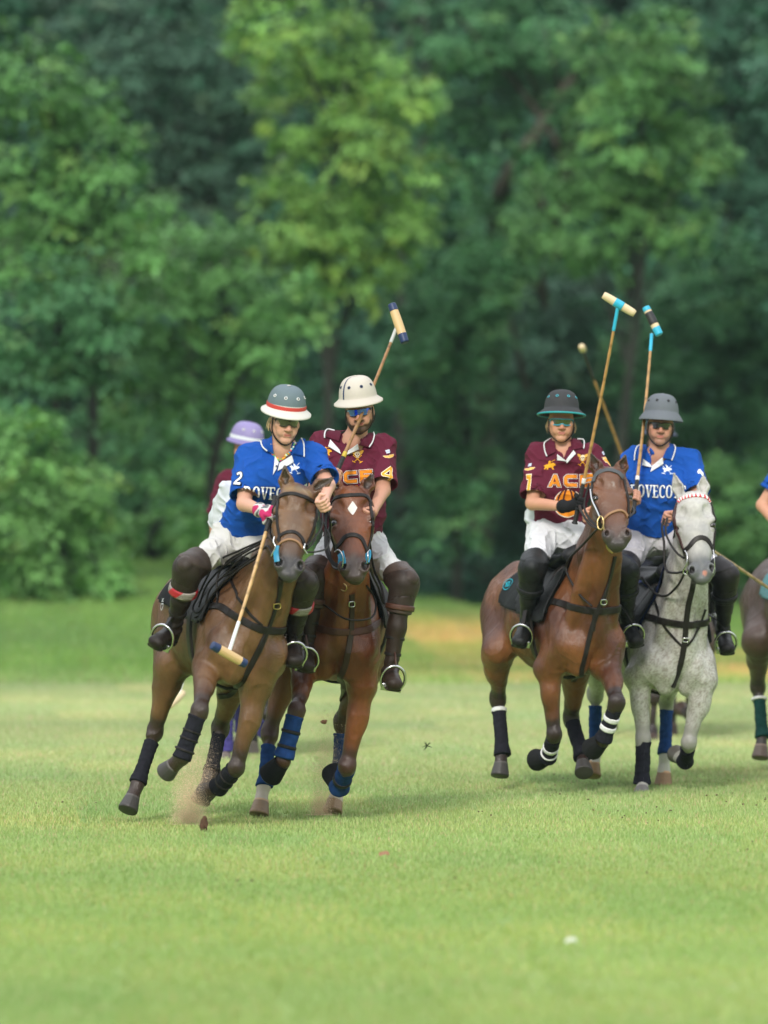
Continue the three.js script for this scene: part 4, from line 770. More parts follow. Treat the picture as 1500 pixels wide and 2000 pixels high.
    x.fillStyle = '#e6d6b8'; x.beginPath(); x.arc(128, 84, 46, 0, 7); x.fill(); x.fillRect(106, 110, 44, 34); x.fillStyle = '#5a1120'; for (const s of [1, -1]) { x.beginPath(); x.arc(128 + 18 * s, 88, 12, 0, 7); x.fill(); } x.fillRect(122, 108, 12, 12);
  }),
  wing: letters('wing_badge', 256, 224, (x) => { x.fillStyle = '#c9cfe0'; x.fillRect(92, 14, 76, 72); x.fillStyle = '#8f97c4'; x.fillRect(92, 50, 76, 10); x.fillStyle = '#f2b65a'; x.strokeStyle = '#f4e3c8'; x.lineWidth = 8; x.beginPath(); x.moveTo(14, 122); x.lineTo(120, 140); x.lineTo(150, 118); x.lineTo(246, 112); x.lineTo(220, 152); x.lineTo(150, 176); x.lineTo(104, 186); x.lineTo(40, 160); x.closePath(); x.stroke(); x.fill(); }),
  two: letters('number_two', 160, 224, (x) => { x.textAlign = 'center'; x.textBaseline = 'middle'; x.font = 'bold 220px sans-serif'; outlined(x, '2', 80, 116, '#f4f6f8', '#0c1430', 22); }),
  oneWhite: letters('number_one', 160, 224, (x) => { x.fillStyle = '#f4f6f8'; x.beginPath(); x.moveTo(30, 52); x.lineTo(78, 16); x.lineTo(110, 16); x.lineTo(110, 208); x.lineTo(64, 208); x.lineTo(64, 80); x.lineTo(30, 92); x.fill(); }),
  oneGold: letters('number_one_gold', 160, 224, (x) => { x.beginPath(); x.moveTo(26, 22); x.lineTo(112, 16); x.lineTo(118, 206); x.lineTo(70, 206); x.lineTo(66, 74); x.lineTo(30, 74); x.closePath(); x.strokeStyle = '#f2e6d2'; x.lineWidth = 16; x.stroke(); x.fillStyle = '#eaa01c'; x.fill(); }),
  fourGold: letters('number_four_gold', 200, 256, (x) => { x.lineJoin = 'round'; x.beginPath(); x.moveTo(150, 24); x.lineTo(150, 236); x.moveTo(150, 30); x.lineTo(34, 150); x.lineTo(40, 168); x.lineTo(180, 168); x.strokeStyle = '#f6ead2'; x.lineWidth = 46; x.stroke(); x.strokeStyle = '#eaa01c'; x.lineWidth = 30; x.stroke(); }),
};
const GRIP = mat('black_grip', [0.015, 0.015, 0.016], 0.7), CANE = [0.42, 0.23, 0.07], CANEDARK = [0.3, 0.15, 0.05];

// ------------------------------------------------------------------ the four horses in front: joints as read from the photograph, with depths in metres
const WRAPBLACK = [0.014, 0.014, 0.02], WRAPBLUE = [0.012, 0.045, 0.16], WRAPNAVY = [0.012, 0.022, 0.07], WRAPGREEN = [0.008, 0.045, 0.04], WRAPPURPLE = [0.06, 0.05, 0.2];
const HORSE = {
  A: {
    label: 'dun brown horse with dark legs under the rider in number 2', d0: 47.5, P: [396, 1205, -0.72], S: [474, 1238, 0.22], lean: 9,
    fore: [
      { E: [408, 1298, 0.36], K: [390, 1388, 0.4, 1], F: [356, 1478, 0.28, -1], T: [328, 1505, 0.15, -1], wrap: { col: WRAPBLACK, from: 0.12, to: 1.05, r: 0.05, turns: 3, flare: 0.008, bands: [[0.45, 0.056, 0.012, 'strap'], [0.62, 0.057, 0.012, 'strap'], [0.86, 0.06, 0.014, 'strap']] } },
      { E: [500, 1345, 0.3], K: [461, 1500, 0.44, 0], F: [428, 1536, 0.27, -1], T: [403, 1548, 0.15, -1], wrap: { col: WRAPBLACK, from: 0.1, to: 1.05, r: 0.05, turns: 3, bands: [[0.4, 0.056, 0.012, 'strap'], [0.7, 0.057, 0.012, 'strap']] } }],
    hind: [
      { St: [336, 1300, -0.45], K: [303, 1428, 0.42, -1], F: [268, 1532, 0.35, 1], T: [252, 1575, 0.15, 1], wrap: { col: WRAPBLACK, from: 0.2, to: 0.98, turns: 8 } },
      { St: [462, 1318, -0.4], K: [430, 1420, 0.42, -1], F: [412, 1514, 0.35, 1], T: [394, 1558, 0.15, 1], wrap: { col: WRAPBLACK, from: 0.05, to: 0.95, turns: 8 } }],
    poll: [584, 950, 0.72], muz: [563, 1124], roll: 12, ears: [[556, 912], [651, 933]],
    coat: { base: [0.17, 0.086, 0.036], alt: [0.085, 0.038, 0.017], leg: [0.04, 0.024, 0.018], muzzle: [0.05, 0.046, 0.046], eye: [0.06, 0.04, 0.03], earIn: [0.035, 0.028, 0.022], spots: [[[0, 0.0, -0.04], [0, 0.03, 0.0], 0.04, 0.6, [0.025, 0.02, 0.018], 0.9], [[-0.05, 0.04, 0], [0.05, 0.04, 0], 0.05, 0.9, [0.42, 0.3, 0.16], 0.5], [[0, 0.2, 0], [0, 0.4, 0.02], 0.09, 0.9, [0.11, 0.066, 0.042], 0.7]] },
  },
  B: {
    label: 'reddish bay horse with a white diamond on its forehead', d0: 48.35, P: [672, 1200, -0.75], S: [664, 1228, 0.22], lean: 4,
    fore: [
      { E: [600, 1300, 0.34], K: [579, 1388, 0.4, 1], F: [553, 1486, 0.3, -1], T: [530, 1512, 0.14, -1], wrap: { col: WRAPBLUE, from: 0.1, to: 0.95, r: 0.052, turns: 3, bands: [[0.42, 0.058, 0.02, 'black'], [0.72, 0.058, 0.02, 'black']], bell: [0.012, 0.012, 0.014] } },
      { E: [706, 1342, 0.3], K: [679, 1497, 0.46, 0], F: [662, 1540, 0.27, -1], T: [652, 1512, 0.15, -1], wrap: { col: WRAPBLUE, from: 0.1, to: 1.0, r: 0.052, turns: 3, bands: [[0.6, 0.058, 0.03, 'black']], bell: [0.012, 0.012, 0.014] } }],
    hind: [
      { St: [566, 1290, -0.4], K: [527, 1430, 0.42, -1], F: [516, 1537, 0.35, 1], T: [507, 1583, 0.15, 1], sock: true, hoof: [0.28, 0.19, 0.12], wrap: { col: WRAPBLUE, from: 0.25, to: 1.0, turns: 6 } },
      { St: [716, 1305, -0.4], K: [667, 1410, 0.42, -1], F: [661, 1534, 0.36, 1], T: [651, 1578, 0.15, 1], sock: true, hoof: [0.3, 0.19, 0.1], wrap: { col: WRAPBLUE, from: 0.18, to: 1.0, turns: 7 } }],
    poll: [687, 955, 0.74], muz: [693, 1128], roll: 1, ears: [[641, 925], [731, 920]],
    coat: { base: [0.215, 0.068, 0.022], alt: [0.1, 0.028, 0.01], leg: [0.06, 0.026, 0.018], muzzle: [0.055, 0.036, 0.03], eye: [0.05, 0.02, 0.014], sock: [0.55, 0.48, 0.4], spots: [[[0, 0.0, -0.04], [0, 0.035, 0.0], 0.035, 0.5, [0.02, 0.015, 0.014], 0.9]] },
    diamond: true,
  },
  C: {
    label: 'dark bay horse with a narrow white mark on its forehead', d0: 52.1, P: [1034, 1192, -0.7], S: [1134, 1226, 0.24], lean: 2,
    fore: [
      { E: [1072, 1306, 0.3], K: [1083, 1436, 0.44, 0], F: [1070, 1480, 0.28, -1], T: [1050, 1484, 0.14, -1], wrap: { col: WRAPBLACK, from: 0.15, to: 1.0, r: 0.048, turns: 4, bands: [[0.55, 0.0525, 0.034, 'white'], [0.8, 0.056, 0.012, 'white']], bell: [0.014, 0.014, 0.015] } },
      { E: [1186, 1300, 0.38], K: [1206, 1372, 0.38, 1], F: [1178, 1446, 0.28, -1], T: [1158, 1462, 0.14, -1], wrap: { col: WRAPBLACK, from: 0.15, to: 1.0, r: 0.048, turns: 4, bands: [[0.42, 0.0525, 0.034, 'white'], [0.66, 0.0525, 0.034, 'white']], bell: [0.014, 0.014, 0.015] } }],
    hind: [
      { St: [972, 1272, -0.42], K: [973, 1364, 0.42, -1], F: [981, 1464, 0.35, 1], T: [977, 1508, 0.15, 1], wrap: { col: WRAPBLACK, from: 0.24, to: 1.12, r: 0.046, turns: 4, bands: [[0.24, 0.050, 0.03, 'white']] } },
      { St: [1126, 1296, -0.38], K: [1116, 1404, 0.42, -1], F: [1136, 1472, 0.35, 1], T: [1140, 1504, 0.15, 1], wrap: { col: WRAPBLACK, from: 0.1, to: 1.12, r: 0.048, turns: 4, bands: [[0.1, 0.050, 0.03, 'white']] } }],
    poll: [1191, 916, 0.76], muz: [1207, 1062], roll: 4, ears: [[1155, 886], [1221, 890]],
    coat: { base: [0.18, 0.066, 0.023], alt: [0.075, 0.024, 0.01], leg: [0.028, 0.016, 0.013], muzzle: [0.05, 0.042, 0.04], eye: [0.06, 0.03, 0.02], spots: [[[0.0, 0.1, 0.02], [0.01, 0.14, 0.02], 0.008, 0.4, [0.6, 0.55, 0.5], 0.9], [[0, 0.1, 0], [0, 0.45, 0.02], 0.12, 0.95, [0.13, 0.062, 0.036], 0.7]] },
  },
  D: {
    label: 'flea-bitten grey horse with a pink snip on its muzzle', d0: 52.8, P: [1232, 1212, -0.72], S: [1312, 1262, 0.22], lean: 3,
    fore: [
      { E: [1248, 1322, 0.3], K: [1257, 1446, 0.42, 0], F: [1254, 1526, 0.28, 0], T: [1254, 1552, 0.13, 1], wrap: { col: [0.014, 0.014, 0.022], from: 0.02, to: 1.08, turns: 7, r: 0.048 }, hoof: [0.2, 0.19, 0.18], sock: true },
      { E: [1372, 1326, 0.34], K: [1346, 1452, 0.43, 0], F: [1338, 1488, 0.28, -1], T: [1322, 1474, 0.14, -1], wrap: { col: [0.014, 0.014, 0.022], from: 0.3, to: 1.0, turns: 5, r: 0.046 }, hoof: [0.1, 0.09, 0.08] }],
    hind: [
      { St: [1172, 1290, -0.42], K: [1163, 1356, 0.42, -1], F: [1162, 1466, 0.36, 1], T: [1157, 1508, 0.15, 1], wrap: { col: WRAPBLUE, from: 0.2, to: 1.0, turns: 7 }, hoof: [0.3, 0.18, 0.08], sock: true },
      { St: [1312, 1300, -0.36], K: [1302, 1376, 0.42, -1], F: [1299, 1478, 0.35, 1], T: [1296, 1526, 0.15, 1], wrap: { col: WRAPBLUE, from: 0.1, to: 0.96, turns: 8 }, hoof: [0.3, 0.18, 0.1], sock: true }],
    poll: [1351, 966, 0.76], muz: [1374, 1134], roll: -1, ears: [[1316, 924], [1374, 922]],
    coat: { base: [0.52, 0.51, 0.48], alt: [0.42, 0.41, 0.385], leg: [0.3, 0.29, 0.27], muzR: 0.17, muzzle: [0.12, 0.125, 0.13], eye: [0.13, 0.125, 0.12], earIn: [0.45, 0.42, 0.4], flea: [0.16, 0.12, 0.09], sock: [0.52, 0.5, 0.45], tail: [0.4, 0.4, 0.4], spots: [[[0.012, 0.52, 0.0], [0.018, 0.56, -0.045], 0.017, 0.4, [0.5, 0.2, 0.14], 0.95], [[0.05, 0.22, 0], [0.05, 0.38, 0], 0.05, 0.9, [0.3, 0.3, 0.3], 0.5], [[-0.05, 0.22, 0], [-0.05, 0.38, 0], 0.05, 0.9, [0.3, 0.3, 0.3], 0.5]] },
  },
};
// ------------------------------------------------------------------ riders
const pinkGlove = (x, y, z) => { const k = noise(x * 22, y * 22, z * 22); return k > 0.12 ? [0.5, 0.03, 0.13] : k < -0.18 ? [0.16, 0.16, 0.17] : [0.62, 0.6, 0.6]; };
const blackGlove = () => [0.013, 0.013, 0.015];
const WM = { A: () => W(447, 1274, 47.5 - 1.35), B: () => W(777, 634, 47.55 + 0.55), C: () => W(1207, 598, 51.65), D: () => W(1273, 652, 53.2) };
const RIDER = {
  A: {
    key: 'a', label: 'woman rider in blue number 2 jersey and red-banded grey helmet, leaning forward', d0: 47.35, pelvis: [470, 1050, -0.06], chest: [540, 925, 0.2], neck: [552, 872, 0.27], head: [557, 823, 0.33], face: [14, 10, 4], bodyYaw: 14, bust: true, build: 0.95, hem: -0.03,
    arm: [{ sh: [484, 893, 0.14], el: [477, 984, 0.33, 1], wr: [513, 998, 0.24, 1], hd: [528, 1005, 0.07, 1], sleeve: 0.84, grip: (b) => WM.A().sub(b.arm[0].hd), glove: pinkGlove, curl: 1 }, { sh: [612, 892, 0.22], el: [640, 948, 0.28, 1], wr: [634, 978, 0.25, 1], hd: [634, 984, 0.07, 1], sleeve: 0.8, grip: () => V(-0.35, 0.6, 0.3), curl: -1 }],
    leg: [{ hip: [446, 1062, -0.04], kn: [368, 1112, 0.42, 1], an: [338, 1232, 0.42, -1], toe: [300, 1258, 0.23, 1], bootStrap: [0.7, 0.85] }, { hip: [508, 1066, 0.02], kn: [590, 1142, 0.42, 1], an: [572, 1258, 0.42, -1], toe: [577, 1296, 0.23, 1] }],
    jersey: BLUE, billow: [{ a: [448, 958, 0.0], b: [432, 1010, -0.1], r: 0.075 }], beads: [[530, 868], [531, 880], [534, 890], [541, 897], [549, 899], [556, 893], [564, 884], [572, 874], [576, 866]], breeches: [0.6, 0.59, 0.57], boot: [0.017, 0.012, 0.01], guard: [0.03, 0.022, 0.018], guardBand: true, hair: [0.5, 0.38, 0.2], hairTufts: [[-0.074, 0.01, -0.03]], skin: L('#d2a08a'), vee: [546, 900], seed: 3,
    helmet: { dome: mat('helmet_grey', [0.12, 0.165, 0.185], 0.75), brimMat: mat('helmet_white', [0.6, 0.58, 0.53], 0.55), band: mat('helmet_red', [0.55, 0.05, 0.04], 0.6), vent: mat('vent_white', [0.75, 0.75, 0.73], 0.4), tilt: 3, brim: 0.28 },
    glasses: { lens: mat('amber_lens', [0.09, 0.075, 0.05], 0.1, { clearcoat: 1 }), frame: mat('frame_black', [0.015, 0.015, 0.015], 0.3), two: true },
    flaps: [{ c: [[508, 847], [530, 842], [534, 886], [517, 880]], edge: [[509, 849], [509, 862], [514, 874], [522, 881]] }, { c: [[586, 856], [597, 852], [595, 891], [572, 886]], edge: [[588, 852], [593, 866], [594, 880], [594, 892]] }, { name: 'placket', white: true, c: [[537, 890], [545, 903], [540, 916], [533, 928]], button: [540, 910] }, { name: 'placket', white: true, c: [[546, 904], [570, 889], [574, 903], [542, 920]] }],
    prints: [{ name: 'jersey_lettering', at: [537, 963], w: 0.40, h: 0.135, m: TEXT.dove, turn: 4, n: 40 }, { name: 'jersey_badge', at: [575, 914], w: 0.088, h: 0.088, m: TEXT.dovelogo }, { name: 'sleeve_number', at: [466, 934], w: 0.07, h: 0.11, m: TEXT.two, turn: 8 }],
  },
  B: {
    key: 'b', label: 'bearded rider in maroon number 4 jersey and cream helmet', d0: 48.15, pelvis: [690, 1060, -0.1], chest: [690, 925, 0.12], neck: [692, 862, 0.18], head: [702, 803, 0.24], face: [-4, 8, -6], bodyYaw: 6, build: 1.04, hem: -0.04,
    arm: [{ sh: [632, 868, 0.1], el: [616, 955, 0.3, 1], wr: [642, 940, 0.26, 1], hd: [654, 929, 0.07, 1], sleeve: 0.8, grip: (b) => WM.B().sub(b.arm[0].hd), curl: 1 }, { sh: [748, 876, 0.14], el: [748, 958, 0.3, 1], wr: [728, 1000, 0.26, 1], hd: [716, 1008, 0.08, 1], sleeve: 0.86, grip: () => V(0.3, 0.8, 0.2), curl: -1 }],
    leg: [{ hip: [656, 1072, -0.05], kn: [612, 1128, 0.42, 1], an: [598, 1270, 0.42, -1], toe: [598, 1306, 0.23, 1] }, { hip: [724, 1072, -0.02], kn: [788, 1140, 0.42, 1], an: [762, 1312, 0.46, -1], toe: [772, 1340, 0.23, 1] }],
    jersey: MAROON, breeches: [0.6, 0.6, 0.6], boot: [0.028, 0.017, 0.012], guard: [0.034, 0.023, 0.019], guardStrap: M.brown, hair: [0.03, 0.018, 0.012], beard: [0.045, 0.025, 0.016], skin: L('#bd8b74'), vee: [684, 890], seed: 8,
    helmet: { dome: mat('helmet_cream', [0.54, 0.49, 0.42], 0.6), vent: NAVY, tilt: 0, brim: 0.28, stripes: [{ an: -0.75, w: 0.05, m: NAVY }] },
    glasses: { lens: mat('mirror_lens', [0.05, 0.14, 0.75], 0.06, { metalness: 0.75, clearcoat: 1, iridescence: 1, iridescenceIOR: 1.9 }), frame: mat('frame_black', 0, 0), low: 0.0018 },
    flaps: [{ c: [[655, 822], [672, 822], [662, 862], [634, 852]], edge: [[656, 820], [642, 831], [634, 848], [634, 855]] }, { c: [[715, 848], [730, 842], [726, 874], [700, 870]], edge: [[727, 838], [731, 850], [727, 864], [721, 873]] }, { name: 'placket', white: true, c: [[645, 858], [663, 878], [666, 887], [641, 872]] }, { name: 'placket', white: true, c: [[668, 888], [699, 867], [701, 878], [667, 893]] }],
    prints: [{ name: 'jersey_lettering', at: [684, 932], w: 0.3, h: 0.1, m: TEXT.ace, turn: -4, n: 40 }, { name: 'jersey_lettering', at: [684, 953], w: 0.2, h: 0.042, m: TEXT.sub, turn: -4 }, { name: 'jersey_badge', at: [636, 881], w: 0.088, h: 0.072, m: TEXT.rider }, { name: 'jersey_badge', at: [698, 892], w: 0.085, h: 0.09, m: TEXT.skull }, { name: 'round_badge', at: [672, 1000], w: 0.2, h: 0.2, m: TEXT.globe, n: 34 }, { name: 'sleeve_badge', at: [759, 888], w: 0.085, h: 0.07, m: TEXT.wing, turn: -12 }, { name: 'sleeve_number', at: [757, 924], w: 0.085, h: 0.115, m: TEXT.fourGold, turn: 14 }],
  },
  C: {
    key: 'c', label: 'rider in maroon number 1 jersey and dark helmet with teal brim', d0: 52.15, pelvis: [1085, 1036, -0.1], chest: [1096, 940, -0.06], neck: [1098, 874, -0.03], head: [1096, 825, 0.03], face: [2, 2, 2], bodyYaw: 5, bust: true, build: 1.02, hem: -0.06,
    arm: [{ sh: [1052, 888, -0.04], el: [1040, 983, 0.35, 1], wr: [1108, 990, 0.3, 1], hd: [1130, 984, 0.08, 1], sleeve: 0.84, grip: (b) => WM.C().sub(b.arm[0].hd), glove: blackGlove, curl: 1 }, { sh: [1152, 890, 0.04], el: [1188, 960, 0.29, 1], wr: [1160, 1004, 0.25, 1], hd: [1150, 1008, 0.07, 1], sleeve: 0.86, grip: () => V(0, 1, 0.2), curl: -1 }],
    leg: [{ hip: [1062, 1046, -0.02], kn: [1040, 1112, 0.42, 1], an: [1027, 1225, 0.42, -1], toe: [1012, 1258, 0.23, 1], bootStrap: [0.55] }, { hip: [1116, 1046, 0], kn: [1220, 1118, 0.42, 1], an: [1226, 1222, 0.42, -1], toe: [1246, 1258, 0.23, 1] }],
    jersey: MAROON, billow: [{ a: [1052, 985, -0.1], b: [1046, 1008, -0.1], r: 0.07 }], breeches: [0.66, 0.67, 0.7], boot: [0.012, 0.012, 0.012], guard: [0.012, 0.013, 0.014], hair: [0.5, 0.36, 0.18], hairTufts: [[-0.074, 0.0, -0.03], [0.074, 0.0, -0.03]], skin: L('#c58f74'), vee: [1102, 893], seed: 13,
    helmet: { dome: mat('helmet_charcoal', [0.03, 0.031, 0.034], 0.8), brimMat: mat('helmet_charcoal', 0), edge: mat('teal_edge', [0.01, 0.3, 0.32], 0.5), vent: mat('vent_teal', [0.05, 0.4, 0.5], 0.4), tilt: -9, brim: 0.34, drop: 0.02 },
    glasses: { lens: mat('green_lens', [0.035, 0.055, 0.012], 0.1, { clearcoat: 1 }), frame: mat('frame_teal', [0.05, 0.35, 0.5], 0.4), low: 0.004 },
    flaps: [{ c: [[1074, 850], [1083, 856], [1086, 882], [1066, 892]], edge: [[1073, 850], [1063, 866], [1064, 880], [1068, 891]] }, { c: [[1119, 856], [1128, 850], [1141, 874], [1118, 879]], edge: [[1129, 849], [1138, 858], [1141, 868], [1140, 876]] }, { name: 'placket', white: true, c: [[1088, 887], [1102, 897], [1106, 901], [1088, 899]] }, { name: 'placket', white: true, c: [[1105, 899], [1120, 879], [1125, 886], [1107, 905]] }],
    prints: [{ name: 'jersey_lettering', at: [1114, 939], w: 0.33, h: 0.11, m: TEXT.ace, n: 40 }, { name: 'jersey_badge', at: [1074, 909], w: 0.09, h: 0.08, m: TEXT.rider }, { name: 'jersey_badge', at: [1138, 898], w: 0.085, h: 0.09, m: TEXT.skull }, { name: 'round_badge', at: [1109, 983], w: 0.2, h: 0.2, m: TEXT.globe, n: 34 }, { name: 'sleeve_badge', at: [1034, 913], w: 0.08, h: 0.07, m: TEXT.wing }, { name: 'sleeve_number', at: [1033, 942], w: 0.06, h: 0.115, m: TEXT.oneGold }, { name: 'sleeve_number', at: [1198, 902], w: 0.06, h: 0.115, m: TEXT.oneGold, turn: -20 }, { name: 'sleeve_badge', at: [1186, 886], w: 0.08, h: 0.07, m: TEXT.wing, turn: -20 }],
  },
  D: {
    key: 'd', label: 'rider in blue jersey and matt grey helmet on the grey horse', d0: 52.85, pelvis: [1268, 1046, -0.05], chest: [1288, 950, 0.06], neck: [1288, 886, 0.08], head: [1290, 832, 0.13], face: [0, 2, 4], bodyYaw: 4, build: 1.06, hem: 0.05,
    arm: [{ sh: [1238, 898, 0.04], el: [1208, 968, 0.3, 1], wr: [1228, 984, 0.25, 1], hd: [1240, 970, 0.08, 1], sleeve: 0.84, grip: (b) => WM.D().sub(b.arm[0].hd), curl: 1 }, { sh: [1346, 900, 0.04], el: [1364, 972, 0.3, 1], wr: [1322, 1008, 0.26, 1], hd: [1304, 1014, 0.08, 1], sleeve: 0.86, grip: () => V(0.2, 0.8, 0.3), curl: -1 }],
    leg: [{ hip: [1244, 1058, -0.02], kn: [1218, 1116, 0.42, 1], an: [1214, 1222, 0.42, -1], toe: [1212, 1262, 0.23, 1] }, { hip: [1318, 1058, 0], kn: [1416, 1126, 0.42, 1], an: [1413, 1238, 0.42, -1], toe: [1422, 1272, 0.23, 1], bootStrap: [0.6] }],
    jersey: BLUE, breeches: [0.52, 0.5, 0.53], boot: [0.014, 0.012, 0.012], guard: [0.014, 0.012, 0.013], hair: [0.03, 0.02, 0.015], beard: [0.16, 0.1, 0.08], beardAmt: 0.35, skin: L('#bf8c76'), vee: [1273, 910], seed: 21,
    helmet: { dome: mat('helmet_slate', [0.13, 0.145, 0.165], 0.8), vent: mat('vent_dark', [0.03, 0.03, 0.035], 0.5), tilt: -7, brim: 0.26, drop: 0.03 },
    glasses: { lens: mat('black_lens', [0.012, 0.012, 0.013], 0.08, { clearcoat: 1 }), frame: mat('frame_black', 0), two: true },
    flaps: [{ c: [[1252, 868], [1263, 864], [1258, 900], [1240, 896]], edge: [[1254, 865], [1244, 873], [1240, 886], [1239, 899]] }, { c: [[1308, 864], [1317, 862], [1314, 899], [1294, 894]], edge: [[1317, 862], [1319, 874], [1316, 888], [1312, 899]] }, { name: 'placket', white: true, c: [[1256, 896], [1270, 906], [1274, 913], [1254, 909]] }, { name: 'placket', white: true, c: [[1274, 909], [1294, 893], [1296, 906], [1270, 922]] }],
    prints: [{ name: 'jersey_lettering', at: [1285, 959], w: 0.40, h: 0.135, m: TEXT.dove, n: 40, turn: 1 }, { name: 'jersey_badge', at: [1303, 917], w: 0.092, h: 0.092, m: TEXT.dovelogo }, { name: 'sleeve_number', at: [1371, 926], w: 0.065, h: 0.1, m: TEXT.oneWhite, turn: -14 }],
  },
};
function moveBones(b, v) {
  const done = new Set(), go = (o) => { for (const k of Object.keys(o)) { const x = o[k]; if (!x || typeof x !== 'object' || ['q', 'l', 'a', 'f', 'u', 'r', 'h', 's', 'n', 'X', 'U', 'Fw', 'sp', 'bf', 'bx'].includes(k) || done.has(x)) continue; done.add(x); if (x.isVector3) x.add(v); else go(x); } };
  go(b); return b;
}
const CELLS = { horse: { cell: 0.0092 }, rider: { body: 0.006, cloth: 0.008, boot: 0.0085 } }, COARSE = { horse: { cell: 0.014 }, rider: { body: 0.009, cloth: 0.012, boot: 0.012 } };
// ------------------------------------------------------------------ build horses, riders, tack, saddles and mallets
const HS = {}, RS = {};
for (const k of ['A', 'B', 'C', 'D']) { HS[k] = makeHorse(HORSE[k], CELLS.horse); RS[k] = makeRider(RIDER[k], CELLS.rider); }
// the white diamond on the bay's forehead
{ const h = HS.B, c = hit(h.F, 688.5, 993); part(h.o, 'forehead_mark', print(h.F, c, h.F.normal(c, 0.03), V(0.06, 1, 0), 0.066, 0.095, 16, 0.002), canvasMat('white_diamond', 128, 160, (x) => { x.fillStyle = '#e4dcd6'; x.beginPath(); x.moveTo(60, 6); x.quadraticCurveTo(84, 26, 118, 70); x.quadraticCurveTo(96, 120, 72, 152); x.quadraticCurveTo(30, 120, 8, 84); x.quadraticCurveTo(36, 40, 60, 6); x.fill(); })); }
const BR = 'bridle';
tack(HS.A, [
  { in: BR, name: 'browband', w: 0.022, px: [[541, 976], [545, 970], [553, 965], [576, 964], [603, 974], [618, 984], [621, 990]] },
  { in: BR, name: 'cheekpiece', w: 0.016, px: [[544, 973], [541, 993], [541, 1020], [545, 1043], [547, 1066]] },
  { in: BR, name: 'cheekpiece', w: 0.016, px: [[619, 987], [617, 1015], [610, 1040], [597, 1070]] },
  { in: BR, name: 'noseband', w: 0.02, t: 0.008, px: [[543, 1056], [546, 1047], [560, 1039], [578, 1039], [590, 1051], [594, 1066]] },
  { in: BR, name: 'rope_noseband', w: 0.013, t: 0.01, m: M.tan, px: [[545, 1066], [549, 1060], [567, 1053], [583, 1060], [590, 1072]] },
  { in: BR, name: 'throat_lash', w: 0.014, px: [[540, 978], [533, 1000], [528, 1030], [532, 1050]] },
  { in: BR, name: 'bit_guard', w: 0.03, t: 0.01, m: M.blue, free: true, px: [[541, 1066, 1.02], [539, 1080, 1.03], [541, 1097, 1.04]] },
  { in: BR, name: 'bit_shank', w: 0.01, round: true, m: M.steel, px: [[536, 1048, 1.0], [534, 1058, 1.01], [538, 1068, 1.02], [533, 1080, 1.01], [530, 1086, 1.0]] },
  { in: BR, name: 'bit_shank', w: 0.01, round: true, m: M.steel, px: [[596, 1062, 0.98], [594, 1072, 0.99], [600, 1082, 0.98]] },
  { name: 'curb_rein', w: 0.013, round: true, px: [[533, 1084, 1.0], [524, 1068, 0.85], [514, 1072, 0.6], [490, 1092, 0.45], [452, 1118, 0.3], [420, 1142, 0.15], [404, 1160, 0.1]] },
  { name: 'rein', w: 0.013, round: true, px: [[534, 1056, 1.0], [522, 1050, 0.82], [511, 1056, 0.55], [470, 1074, 0.4], [420, 1100, 0.25], [404, 1128, 0.22], [386, 1166, 0.2], [376, 1190, 0.2], [386, 1197, 0.24], [402, 1180, 0.28], [428, 1146, 0.36], [470, 1110, 0.45], [520, 1080, 0.6]] },
  { name: 'rein', w: 0.012, round: true, px: [[598, 1066, 0.97], [606, 1056, 0.8], [600, 1042, 0.6], [580, 1030, 0.45], [540, 1040, 0.4], [500, 1064, 0.35], [440, 1100, 0.25], [424, 1132, 0.3], [424, 1168, 0.33]] },
  { name: 'rein', w: 0.012, round: true, px: [[508, 1062, 0.55], [470, 1084, 0.42], [430, 1112, 0.3], [402, 1146, 0.24], [388, 1186, 0.24]] },
  { name: 'rein', w: 0.012, round: true, px: [[506, 1070, 0.55], [474, 1088, 0.44], [440, 1122, 0.34], [410, 1152, 0.28], [396, 1196, 0.26], [380, 1206, 0.22]] },
  { name: 'draw_rein', w: 0.011, round: true, px: [[596, 1078, 0.98], [616, 1078, 0.85], [638, 1070, 0.7], [644, 1050, 0.6], [636, 1030, 0.5], [628, 1012, 0.45]] },
  { name: 'draw_rein', w: 0.011, round: true, px: [[600, 1066, 0.98], [618, 1046, 0.85], [628, 1030, 0.7], [630, 1000, 0.5]] },
  { name: 'running_rein', w: 0.011, round: true, px: [[600, 1072, 0.97], [612, 1060, 0.8], [616, 1044, 0.6], [606, 1020, 0.5]] },
  { name: 'breast_collar', w: 0.042, t: 0.009, px: [[398, 1189], [414, 1184], [430, 1184], [464, 1206], [488, 1220], [512, 1230], [540, 1233], [556, 1230]] },
  { name: 'martingale', w: 0.034, t: 0.008, px: [[549, 1130], [546, 1155], [540, 1182], [527, 1220], [517, 1244], [508, 1264], [490, 1300], [472, 1332], [450, 1358], [428, 1360]] },
  { name: 'neck_strap', w: 0.016, px: [[450, 1110], [452, 1136], [466, 1166], [486, 1198], [512, 1222]] },
  { name: 'collar_strap', w: 0.014, px: [[424, 1184], [426, 1164], [436, 1134], [448, 1112]] },
]);
